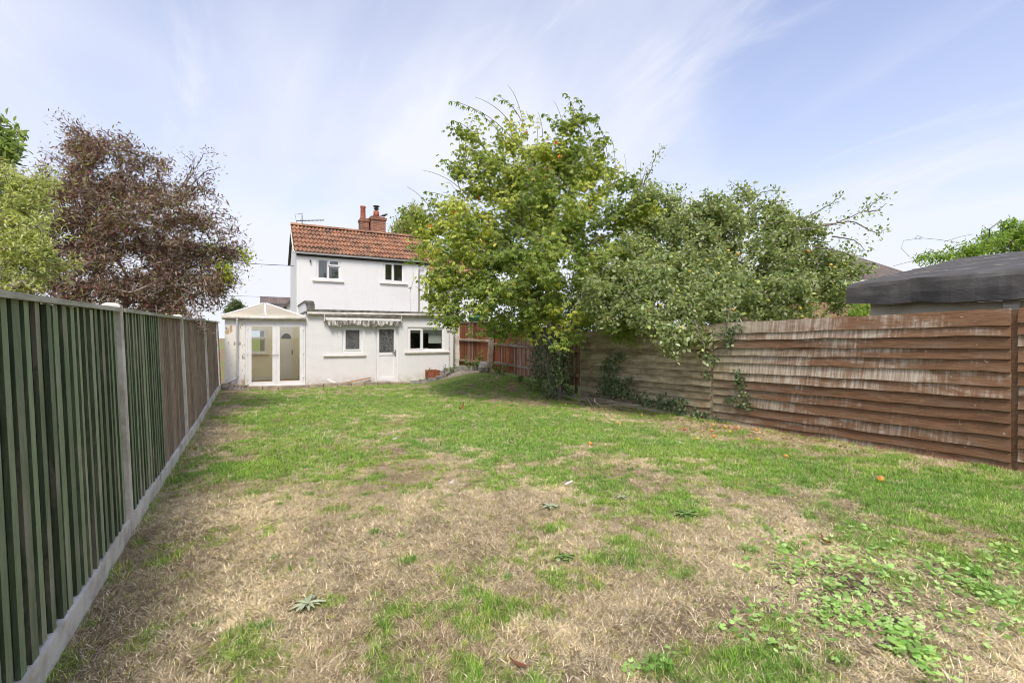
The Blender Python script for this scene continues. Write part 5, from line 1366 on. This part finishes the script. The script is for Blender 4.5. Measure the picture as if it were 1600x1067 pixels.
EP = [(.075, .046, .042), (.125, .082, .070), (.20, .145, .12), (.28, .235, .19), (.14, .052, .055), (.22, .23, .07)]
stems = [[(-2.7, 11.0, -.1), (-2.75, 11.0, .9), (-2.9, 11.1, 1.9), (-3.0, 11.2, 2.9)], [(-2.6, 11.1, -.1), (-2.3, 11.3, 1.2), (-2.1, 11.6, 2.3)], [(-2.8, 10.9, -.1), (-3.2, 10.5, 1.3), (-3.5, 10.2, 2.4)], [(-2.65, 10.9, -.1), (-2.6, 10.5, 1.2), (-2.5, 10.2, 2.2)]]
elder, *_ = make_tree('elder_tree', (-2.7, 11, 0), 'dark purple fine-leaved elder spreading above the left fence', stems, EL, 3000, 25, clothe(EP, [.22, .27, .21, .12, .09, .09], 4, .08, .055, .125, .26, 4, .1, 'dull_leaf', LEAF5, .9), M['dark_bark'], twig=M['pale_twig'], step=.22, arch=.10, r0=.0032, rmax=.05, power=.41, shell=2.8, sub=(150, .30))
bough(elder, [[(120, 260), (135, 225), (110, 195), (95, 176), 9.4], [(135, 240), (120, 205), (82, 182), 9.4], [(150, 260), (140, 215), (122, 188), 9.4], [(160, 262), (165, 230), (195, 222), 9.5], [(200, 260), (205, 225), (188, 210), 9.6], [(200, 255), (225, 240), (245, 248), 9.6], [(270, 310), (300, 275), (318, 240), (335, 238), 9.8], [(290, 300), (320, 268), (345, 262), 9.8], [(285, 290), (305, 255), (283, 238), 9.8],
              [(320, 345), (345, 340), (358, 352), 10.0], [(330, 365), (365, 365), (375, 352), 10.1], [(340, 400), (375, 385), (392, 385), 10.2], [(350, 400), (385, 400), (396, 408), 10.2], [(345, 410), (370, 420), (390, 425), 10.2], [(300, 470), (312, 498), (318, 520), 8.9], [(290, 480), (300, 505), (328, 515), 8.8], [(100, 300), (75, 290), (60, 255), 9.2], [(110, 270), (85, 245), (68, 235), 9.2]],
      EP, [.30, .30, .2, .1, .1, 0], 8, (.035, .085), LEAF5, .27, 'dull_leaf', 75, .075, (.012, .004), M['dark_bark'])
# ---- grey-green shrub at the left edge
SL = lobes_of([(30, 300, 42, 5.4), (10, 340, 60, 5.2), (20, 400, 60, 5.0), (45, 395, 34, 5.2), (50, 430, 26, 4.9), (5, 440, 44, 4.8), (-40, 330, 80, 5.2), (-60, 420, 80, 5.0), (45, 345, 26, 5.4)])
SP = [(.28, .31, .10), (.40, .42, .17), (.20, .23, .08), (.34, .36, .19)]
make_tree('grey_green_shrub', (-2.5, 6.3, 0), 'pale grey-green shrub with curled leaves at left edge above the fence', [[(-2.6, 6.3, -.1), (-2.6, 6.3, 1.2), (-2.7, 6.3, 2.2)], [(-2.5, 6.4, -.1), (-2.3, 6.5, 1.4), (-2.2, 6.6, 2.2)]], SL, 900, 35,
          clothe(SP, None, 10, .035, .04, .07, .30, 3, .1, 'dull_leaf', LEAF5, .8, .2), M['pale_twig'], cat='shrub', step=.18, arch=.12, r0=.003, rmax=.06, sub=(60, .22))
SL = lobes_of([(8, 205, 22, 5.6), (12, 240, 24, 5.6), (-30, 240, 40, 5.7), (25, 225, 12, 5.6)])
make_tree('evergreen_shrub', (-3.0, 6.9, 0), 'glossy dark green bush tip poking up at the top left edge', [[(-3.1, 6.9, -.1), (-3.0, 6.9, 1.5), (-2.9, 6.85, 2.9)]], SL, 150, 36,
          clothe([(.13, .18, .05), (.18, .24, .08), (.27, .32, .12)], None, 5, .03, .06, .10, .38, 3, 0, 'leaf', LEAF7, .7), M['bark'], cat='shrub', step=.18, r0=.003, rmax=.05)
# ---- yellow-green bush inside the elder
SL = lobes_of([(265, 470, 22, 9.9), (350, 425, 16, 9.9), (180, 310, 16, 10.3), (330, 390, 18, 10.2), (255, 490, 16, 9.8), (380, 400, 10, 9.9), (150, 380, 30, 10.4)])
make_tree('yellow_green_bush', (-2.2, 12.3, 0), 'yellow-green leaves showing through the purple elder', [[(-2.2, 12.3, -.1), (-2.2, 12.2, 1.2), (-2.3, 12.2, 2.2)]], SL, 170, 37,
          clothe([(.28, .34, .04), (.36, .36, .06), (.20, .28, .04)], None, 4, .05, .07, .11, .45, 3, .2, 'leaf', LEAF7, .8), M['bark'], cat='bush', step=.22, r0=.003, rmax=.05)
# ---- trees farther off
def far_tree(name, label, u, v, r, f, pal, seed, n=260, base=None, ls=(.12, .22)):
    c = at_f(u, v, f); rr = r * f / FPX
    L = [(c, rr * .75), (c + [rr * .5, 0, -rr * .2], rr * .5), (c - [rr * .5, 0, rr * .25], rr * .5), (c + [0, 0, rr * .5], rr * .4), (c - [0, 0, rr * .6], rr * .6)]
    make_tree(name, (c[0], c[1], 0), label, [[(c[0], c[1], -.1), (c[0], c[1] + .1, c[2] * .4), (c[0] + .1, c[1], c[2] * .8)]], L, n, seed, clothe(pal, None, 5, .12, *ls, .55, 3, .2), M['bark'], step=.5, r0=.008, rmax=.2, group='trees far behind the house')
far_tree('distant_tree', 'small dark green distant tree between the elder and the conservatory roof', 368, 482, 17, 40, [(.07, .10, .04), (.10, .13, .06)], 41)
far_tree('distant_tree', 'olive green distant tree behind the cottage roof beside the chimney', 648, 350, 42, 34, [(.17, .20, .06), (.22, .25, .09), (.28, .29, .11)], 42, 520)
far_tree('distant_tree', 'green distant tree behind the cottage wing seen through the broadleaf tree', 745, 380, 60, 36, [(.10, .15, .04), (.14, .18, .06)], 43, 420)
# ---- bright climbing wisteria behind the garage
SL = lobes_of([(1440, 408, 12, 13.5), (1470, 402, 16, 13.8), (1505, 392, 20, 14.2), (1545, 380, 26, 14.6), (1590, 372, 34, 15.0), (1640, 368, 40, 15.4), (1580, 365, 24, 15.0), (1525, 388, 18, 14.2)])
c0 = at_f(1520, 390, 14.2)
wis, *_ = make_tree('wisteria', (c0[0], c0[1], 0), 'bright green climbing wisteria behind the black felt garage roof', [[(c0[0], c0[1], -.1), (c0[0] + .1, c0[1], 1.6), (c0[0], c0[1], 2.9)]], SL, 480, 51,
          clothe([(.16, .25, .04), (.22, .30, .06), (.11, .18, .035)], None, 6, .06, .08, .14, .34, 3, .25, 'leaf', LEAF7, .8), M['bark'], cat='climber', step=.25, r0=.003, rmax=.06)
k = MB()
for path_ in ([(1500, 380), (1470, 375), (1440, 372), (1412, 376), (1408, 388), (1420, 400)], [(1440, 374), (1430, 372), (1433, 368), (1440, 371)], [(1475, 378), (1500, 370), (1520, 366)], [(1455, 405), (1425, 408), (1395, 416)]):
    pts = [at_f(u, v, 13.6) for u, v in path_]; MB().tube(pts, .006, 4).build('tendril', M['pale_twig'], wis)
MB().tube([at_f(1546, 372, 14), at_f(1546, 358, 14), at_f(1562, 346, 14)], .02, 5).build('support_wire', M['black_metal'], wis)
# dark shrubs standing behind the fences, under the big tree
SL = lobes_of([(880, 500, 40, 14.6), (930, 490, 40, 14.0), (840, 505, 30, 15.4), (970, 500, 34, 13.2), (910, 455, 40, 14.4), (800, 505, 18, 16.5)])
c0 = at_f(900, 500, 14.6)
make_tree('dark_shrub', (c0[0], c0[1], 0), 'dark green shrub seen between the big tree stems behind the fences', [[(c0[0], c0[1], -.1), (c0[0], c0[1], .9), (c0[0] + .1, c0[1], 1.7)]], SL, 420, 52, clothe([(.06, .10, .03), (.09, .13, .045), (.13, .17, .06)], None, 7, .09, .07, .12, .5, 3, .2, 'leaf', LEAF5), M['bark'], cat='shrub', step=.25, r0=.003, rmax=.06)
# bright bush in the gap left of the garage
SL = lobes_of([(1345, 485, 14, 10.2), (1335, 495, 12, 10.0), (1352, 494, 10, 10.0)])
c0 = at_f(1345, 485, 10.1)
make_tree('garden_bush', (c0[0], c0[1], 0), 'small bright green bush in the gap beside the garage corner', [[(c0[0], c0[1], -.1), (c0[0], c0[1], 1.0), (c0[0], c0[1], 1.8)]], SL, 90, 53, clothe([(.15, .23, .04), (.20, .28, .06)], None, 6, .04, .05, .08, .4, 3, .2), M['bark'], cat='bush', step=.2, r0=.003, rmax=.04)

# ---- ivy: on the tree foot, in patches on the fence, along its base
IVYP = [(.030, .052, .018), (.05, .08, .028), (.075, .11, .042), (.13, .16, .07)]
IVYL = (np.array([(0, 0, 0), (.12, .48, .02), (.45, .30, .05), (.55, .5, .02), (1, 0, -.06), (.55, -.5, .02), (.45, -.30, .05), (.12, -.48, .02), (.4, 0, -.03)]), np.array([(0, 8, 1), (1, 8, 2), (2, 8, 3), (3, 8, 4), (4, 8, 5), (5, 8, 6), (6, 8, 7), (7, 8, 0)]))
def ivy(name, P_, nor, label, seed, smin=.035, smax=.065, mat='ivy', pal=IVYP):
    r_ = np.random.default_rng(seed); n = len(P_)
    d = r_.normal(0, .6, (n, 3)) + [0, 0, -.7]; nn_ = nrm(nor + r_.normal(0, .45, (n, 3)))
    d = d - nn_ * np.sum(d * nn_, 1, keepdims=True)
    o = link(name, leaves(name, IVYL, P_, d, nn_, r_.uniform(smin, smax, n), palette(pal, n, r_, .25)), M[mat]); tag(o, label, 'ivy'); return o
r_ = np.random.default_rng(61)
n = 4200; th = r_.uniform(0, 6.28, n); hh = r_.random(n) ** 1.1 * 2.35
rad_ = .42 - .13 * hh + .13 * np.sin(th * 3 + hh * 4) + .08 * np.sin(th * 5 - hh * 6) + r_.normal(0, .05, n) - .2 * (r_.random(n) < .25)
Pn = np.stack([TX - .02 + rad_ * np.cos(th) * 1.0, TY + rad_ * np.sin(th) * .9, tz + hh], 1)
gap = (Pn[:, 2] < .35) & (np.abs(th - 4.4) < .5)
Pn, th = Pn[~gap], th[~gap]
ivy('ivy', Pn, np.stack([np.cos(th), np.sin(th), .3 * np.ones(len(th))], 1), 'dense dark ivy wrapped round the foot of the broadleaf tree', 62)
def fence_ivy(blobs, label, seed, dens=420):
    r_ = np.random.default_rng(seed); Q = []
    for (u, v, ru, rv) in blobs:
        c = on_x(u, v, FXR - .07); f = c[0] * SN + c[1] * CS
        ry, rz_ = ru / FPX * f * 1.5, rv / FPX * f
        n = int(dens * ry * rz_ * 3.14) + 12; t = r_.uniform(0, 6.28, n); q = np.sqrt(r_.random(n))
        Q.append(np.stack([FXR - .06 - np.abs(r_.normal(0, .05, n)), c[1] + ry * q * np.cos(t) * r_.uniform(.8, 1.2, n), np.maximum(c[2] + rz_ * q * np.sin(t) * r_.uniform(.8, 1.2, n), float(hgt(c[0], c[1])) + .01)], 1))
    Q = np.concatenate(Q); ivy('ivy', Q, np.tile([-1., 0, .25], (len(Q), 1)), label, seed)
fence_ivy([(955, 570, 14, 18), (950, 590, 18, 20), (962, 605, 22, 16), (975, 612, 20, 12), (985, 595, 8, 8), (945, 612, 16, 10), (968, 556, 10, 8)], 'dark ivy patch climbing the algae-green end of weatherboard fence', 71)
fence_ivy([(1005, 622, 14, 12), (1030, 630, 20, 9), (1055, 637, 16, 10), (1075, 645, 18, 9), (1100, 652, 14, 9), (1120, 658, 12, 7), (1040, 622, 14, 7), (1065, 628, 10, 6)], 'low dark ivy trailing along the foot of weatherboard fence', 72)
fence_ivy([(1158, 585, 6, 8), (1160, 600, 5, 10), (1162, 618, 8, 10), (1166, 634, 10, 8), (1145, 625, 8, 7), (1155, 595, 4, 8)], 'narrow ivy strand climbing the middle of weatherboard fence', 73, 300)
fence_ivy([(1108, 585, 6, 8), (1112, 562, 8, 7), (1100, 552, 6, 6), (1135, 520, 12, 10), (1140, 535, 6, 10), (1150, 512, 10, 6)], 'ivy tuft hanging at the fence joint below apple boughs', 74, 300)
# hedge ivy on the red fence behind the trunk
r_ = np.random.default_rng(75); n = 1500
yy = r_.uniform(11.3, 13.2, n); zz = .35 + r_.random(n) * 1.5 * np.clip(1.25 - np.abs(yy - 12) * .6, .3, 1)
ivy('ivy', np.stack([7.92 - np.abs(r_.normal(0, .12, n)), yy, zz], 1), np.tile([-1., -.3, .3], (n, 1)), 'dark ivy covering the near end of the red fence', 76)
# weeds along the foot of the red fence
def weed_plant(name, x, y, h, spread, n, label, seed, pal=((.10, .16, .04), (.16, .22, .06), (.07, .12, .03)), ls=(.06, .12)):
    r_ = np.random.default_rng(seed); z = float(hgt(x, y)); t = empty(name, (x, y, z), label, 'plant')
    k = MB(); P_, D_ = [], []
    for i in range(max(5, n // 14)):
        a = r_.uniform(0, 6.28); rr = spread * r_.random() ** .6; tp = np.array([x + rr * math.cos(a), y + rr * math.sin(a), z + h * r_.uniform(.45, 1)])
        b0 = np.array([x + rr * .35 * math.cos(a), y + rr * .35 * math.sin(a), z - .02]); mid = (b0 + tp) / 2 + [0, 0, .1 * h]
        Q = [(1 - s) ** 2 * b0 + 2 * s * (1 - s) * mid + s * s * tp for s in np.linspace(0, 1, 6)]
        k.tube(Q, list(np.linspace(.007, .003, 6)), 4)
        for _ in range(14):
            s = r_.uniform(.25, 1); q = (1 - s) ** 2 * b0 + 2 * s * (1 - s) * mid + s * s * tp; P_.append(q + r_.normal(0, .03, 3)); D_.append([math.cos(a), math.sin(a), -.2])
    k.build('stems', M['pale_twig'], t); P_ = np.array(P_); D_ = np.array(D_) + r_.normal(0, .6, P_.shape)
    link('foliage', leaves('foliage', LEAF7(.55), P_, D_, np.array([[0, 0, 1.]]) + r_.normal(0, .5, P_.shape), r_.uniform(*ls, len(P_)), palette(pal, len(P_), r_)), M['leaf'], t)
for i, (u, v, h, s, n, lb) in enumerate([(735, 578, .75, .45, 130, 'leafy green shrub in the raised bed before red fence'), (790, 585, .45, .4, 120, 'leafy weeds right of the leaning fence post'), (812, 592, .35, .35, 100, 'low weeds at the foot of the faded red boards'), (832, 596, .38, .35, 110, 'broad-leaved weed clump left of the ivy-clad trunk'), (852, 602, .5, .4, 120, 'bushy dark weeds against the ivy-clad trunk'), (676, 580, .4, .22, 70, 'small leafy plant growing out of the brick planter'), (693, 577, .3, .3, 70, 'low green plant in gravel bed beside the house downpipe'), (757, 560, .9, .16, 60, 'tall thin leafy stem beside the leaning fence post')]):
    p = on_g(u, v); x, y = p[0], p[1]
    if i == 0: x, y = 7.45, 17.0
    if i == 5: x, y = 5.95, 17.32
    if i == 6: x, y = 6.55, 17.25
    if i == 7: x, y = 7.75, 16.75
    weed_plant('weed', min(x, 7.85), y, h, s, n, lb, 80 + i)
# brushwood heap by the trunk
bh = empty('brushwood_heap', (7.4, 9.6, 0), 'heap of dry cut branches lying at the fence foot beside the tree', 'branches')
r_ = np.random.default_rng(91)
for i in range(26):
    c = np.array([r_.uniform(7.25, 7.8), r_.uniform(8.6, 10.4), 0]); c[2] = float(hgt(c[0], c[1])) + r_.uniform(.02, .22)
    a = r_.normal(1.45, .5); L = r_.uniform(.5, 1.5); d = np.array([math.cos(a), math.sin(a), r_.normal(0, .1)]) * L / 2
    pts = [c - d, c - d * .3 + r_.normal(0, .04, 3), c + d * .4 + r_.normal(0, .04, 3), c + d]
    for p in pts: p[0] = min(p[0], 7.96); p[2] = max(p[2], float(hgt(p[0], p[1])) + .012)
    MB().tube(pts, list(np.linspace(r_.uniform(.008, .016), .004, 4)), 5).build('branch', M['pale_twig'], bh)

# ---- fallen apples, each one
FA = [(1003, 651, 'yellow', 'bright yellow fallen apple lying alone nearest the low ivy'), (968, 664, 'orange', 'orange fallen apple in green grass left of the yellow one'), (922, 696, 'orange', 'pale orange fallen apple at edge of dry patch, leftmost of the larger windfalls'), (884, 634, 'yellow', 'tiny yellow windfall on bare earth near the tree trunk'), (1070, 673, 'red', 'red-orange fallen apple in the middle of the windfalls'), (1040, 684, 'brown', 'brownish fallen apple half sunk in green grass'), (1089, 688, 'yellow', 'dull yellow fallen apple below the red-orange one'),
      (1112, 675, 'orange', 'large orange fallen apple by fence foot, upper of a pair'), (1115, 684, 'orange', 'orange fallen apple by fence foot, lower of a pair'), (1114, 666, 'yellow', 'yellow fallen apple touching the end of the low ivy'), (1134, 670, 'orange', 'amber fallen apple just behind a bright yellow one'), (1140, 677, 'yellow', 'small bright yellow fallen apple right of the orange pair'), (1150, 672, 'red', 'red fallen apple against dead leaves at the fence foot'), (1181, 674, 'orange', 'orange fallen apple closest to the brown fence boards'), (1185, 689, 'yellow', 'yellow fallen apple on grass right of the windfall cluster'), (1228, 716, 'orange', 'single orange fallen apple out on lush grass'), (1376, 753, 'orange', 'pale orange fallen apple nearest the camera, far right lawn')]
for (u, v, kx, lb) in FA:
    p = on_g(u, v); o = bpy.data.objects.new('fallen_apple', amesh[kx]); COL.objects.link(o)
    s = .82 + (.2 if u > 1370 else 0); o.scale = (s,) * 3
    o.location = (p[0], p[1], p[2] + .034 * s); o.rotation_euler = (random.uniform(-1.2, 1.2), random.uniform(-1, 1), random.uniform(0, 6)); tag(o, lb, 'apple', 'windfall apples on the lawn')

# ---- rosette weeds on the lawn
def rosette(u, v, r, n, label, seed, pal):
    p = on_g(u, v); r_ = np.random.default_rng(seed); t = empty('rosette_weed', tuple(p), label, 'weed')
    for i in range(n):
        a = i * 2.4 + r_.normal(0, .2); L = r * r_.uniform(.7, 1.1); w = L * .12; V = []; Fs = []; el = r_.uniform(.15, .55)
        for s in range(7):
            q = s / 6; rr = L * q; ww = w * math.sin(math.pi * min(.97, .12 + q * .86)) * (1 + .25 * (s % 2)); zz = L * (math.sin(el) * q - .42 * q * q) + .02
            for sd in (-1, 0, 1):
                V.append((p[0] + rr * math.cos(a) - sd * ww * math.sin(a), p[1] + rr * math.sin(a) + sd * ww * math.cos(a), p[2] + max(zz, .008) + (.012 if sd else 0)))
        for s in range(6):
            for sd in (0, 1): Fs.append((s * 3 + sd, s * 3 + sd + 1, s * 3 + sd + 4, s * 3 + sd + 3))
        me = mesh('leaf', V, Fs, True); o = link('leaf', me, pal, t)
M['thistle'] = plain('grey-green thistle leaf', (.36, .41, .25), (.46, .50, .34), 20, .7, bmp=.2)
M['dock'] = plain('fresh green leaf', (.12, .22, .05), (.18, .28, .08), 20, .6, bmp=.2)
rosette(481, 950, .105, 13, 'grey-green thistle rosette on parched grass in left foreground', 1, M['thistle'])
rosette(858, 795, .10, 12, 'pale thistle rosette beside a bare patch mid lawn', 2, M['thistle'])
rosette(972, 781, .09, 9, 'small pale rosette weed right of the mid lawn thistle', 3, M['thistle'])
rosette(1072, 808, .11, 14, 'broad green rosette in the lush patch right of centre', 4, M['dock'])
rosette(882, 875, .08, 8, 'tiny fresh green seedling rosette on straw below the thistles', 5, M['dock'])
# ---- mallow creeping over bare soil, right foreground
def lobed(n=5):
    V = [(0, 0, .012)]; Fs = []; m_ = n * 4
    for i in range(m_ + 1):
        a = -2.75 + 5.5 * i / m_; r = .5 * (1 + .10 * math.cos(a * n * 1.15)); V.append((r * math.cos(a) + .0, r * math.sin(a), .05 * math.cos(a * n * 1.15) - .02))
    for i in range(m_): Fs.append((0, i + 1, i + 2))
    return np.array(V), np.array(Fs)
r_ = np.random.default_rng(101); Q = []
for (u, v, s, n) in [(1215, 860, .22, 26), (1250, 850, .2, 22), (1290, 880, .28, 40), (1320, 885, .22, 36), (1340, 870, .15, 18), (1300, 905, .22, 40), (1320, 925, .16, 26), (1380, 850, .2, 26), (1420, 865, .2, 26), (1440, 895, .15, 20), (1480, 890, .16, 26), (1490, 915, .12, 24), (1270, 955, .16, 26), (1300, 965, .16, 34), (1340, 975, .14, 22), (1360, 950, .18, 26), (1390, 985, .13, 26), (1410, 1000, .1, 22), (1430, 1015, .10, 26), (1450, 1030, .08, 20), (1400, 1015, .08, 14), (1520, 895, .16, 20), (1560, 880, .2, 26), (1590, 880, .2, 22), (1545, 930, .12, 20), (1580, 940, .12, 22), (1590, 980, .1, 16), (1180, 890, .15, 14), (1180, 970, .12, 14), (1160, 965, .12, 10), (1210, 1020, .1, 10), (1160, 1000, .1, 8), (1330, 835, .16, 10), (1540, 850, .2, 16), (1430, 940, .18, 18), (1480, 960, .14, 14), (1240, 905, .2, 14), (1000, 1050, .06, 8), (1025, 1045, .08, 8), (880, 880, .05, 4), (1460, 1060, .1, 12), (1260, 1005, .15, 12), (1500, 990, .15, 12), (1380, 905, .25, 24)]:
    c = on_g(u, v)
    for _ in range(int(n * 1.5)): Q.append((c[0] + r_.normal(0, s * .8), c[1] + r_.normal(0, s * .55)))
Q = np.array(Q); n = len(Q); P_ = np.column_stack([Q, hgt(Q[:, 0], Q[:, 1]) + r_.uniform(.015, .055, n)])
az = r_.uniform(0, 6.28, n); d = np.stack([np.cos(az), np.sin(az), r_.normal(-.1, .2, n)], 1)
o = link('creeping_mallow', leaves('creeping_mallow', lobed(), P_, d, np.array([[0, 0, 1.]]) + r_.normal(0, .28, (n, 3)), r_.uniform(.016, .046, n), palette([(.20, .33, .09), (.28, .42, .14), (.36, .47, .20), (.14, .25, .06)], n, r_)), M['leaf']); tag(o, 'creeping round-leaved mallow spread over bare soil in the right foreground', 'weeds', kind='stuff')
# ---- dead leaves and scraps
def scrap(name, u, v, L, w, mat, label, cat, rz=0, curl=.4, lift=.01):
    p = on_g(u, v); V = []; Fs = []
    for i in range(6):
        q = i / 5; ww = w * math.sin(math.pi * min(.96, .08 + q * .9)) / 2 if cat == 'leaf' else w / 2
        for sd in (-1, 1):
            x, y = (q - .5) * L, sd * ww
            V.append((p[0] + x * math.cos(rz) - y * math.sin(rz), p[1] + x * math.sin(rz) + y * math.cos(rz), p[2] + lift + curl * L * (q - .4) ** 2 + .012 + (.01 if sd > 0 else 0)))
    for i in range(5): Fs.append((2 * i, 2 * i + 1, 2 * i + 3, 2 * i + 2))
    n = len(V); V += [(x, y, z - .004) for x, y, z in V]; Fs += [tuple(n + i for i in reversed(f)) for f in Fs[:5]] + [(2 * i + s, 2 * i + 2 + s, n + 2 * i + 2 + s, n + 2 * i + s) if not s else (2 * i + 2 + s, 2 * i + s, n + 2 * i + s, n + 2 * i + 2 + s) for i in range(5) for s in (0, 1)]
    o = link(name, mesh(name, V, Fs), mat); tag(o, label, cat)
M['dead_leaf'] = plain('dead leaf', (.20, .075, .035), (.30, .13, .06), 30, .8, bmp=.2)
M['paper'] = plain('pale scrap', (.75, .74, .72), (.6, .58, .55), 20, .8, bmp=.1)
scrap('dead_leaf', 812, 1045, .11, .035, M['dead_leaf'], 'brown dead leaf lying on straw at the bottom foreground', 'leaf', 2.2)
scrap('dead_leaf', 721, 641, .20, .07, M['dead_leaf'], 'large curled brown leaf upright on the far green lawn', 'leaf', .6, 2.2)
scrap('dead_leaf', 706, 648, .2, .04, M['dead_leaf'], 'dark flat dead leaf just left of the large curled one', 'leaf', .1)
scrap('dead_leaf', 1290, 851, .10, .05, M['dead_leaf'], 'small dark dead leaf above the mallow patch', 'leaf', 1.2, 1.4)
scrap('paper_scrap', 705, 757, .06, .02, M['paper'], 'white scrap of paper on straw mid lawn', 'litter', .4, .8)
scrap('white_stick', 889, 757, .17, .018, M['paper'], 'short white stick lying on the lawn above the thistle', 'litter', .45, .0)
scrap('paper_scrap', 1063, 694, .06, .03, M['paper'], 'small white scrap among the fallen apples', 'litter', .8, .6)
scrap('paper_scrap', 616, 688, .07, .03, M['paper'], 'pale scrap in the grass of the far left lawn', 'litter', .2, .5)
# leaf litter under trees along the right fence
r_ = np.random.default_rng(111); n = 2600
yy = r_.uniform(3.5, 14.5, n); xx = 7.98 - np.abs(r_.normal(0, .55, n)) * (1 + .8 * sm((yy - 8) / 3)); zz = hgt(xx, yy) + r_.uniform(.004, .03, n)
az = r_.uniform(0, 6.28, n)
o = link('leaf_litter', leaves('leaf_litter', LEAF5(.55), np.stack([xx, yy, zz], 1), np.stack([np.cos(az), np.sin(az), r_.normal(0, .25, n)], 1), np.array([[0, 0, 1.]]) + r_.normal(0, .3, (n, 3)), r_.uniform(.03, .075, n), palette([(.17, .10, .055), (.26, .17, .09), (.10, .065, .04), (.33, .24, .14), (.30, .10, .04)], n, r_, .2, [.3, .3, .2, .15, .05])), M['dull_leaf']); tag(o, 'brown leaf litter scattered along the foot of the right fence', 'leaves', kind='stuff')
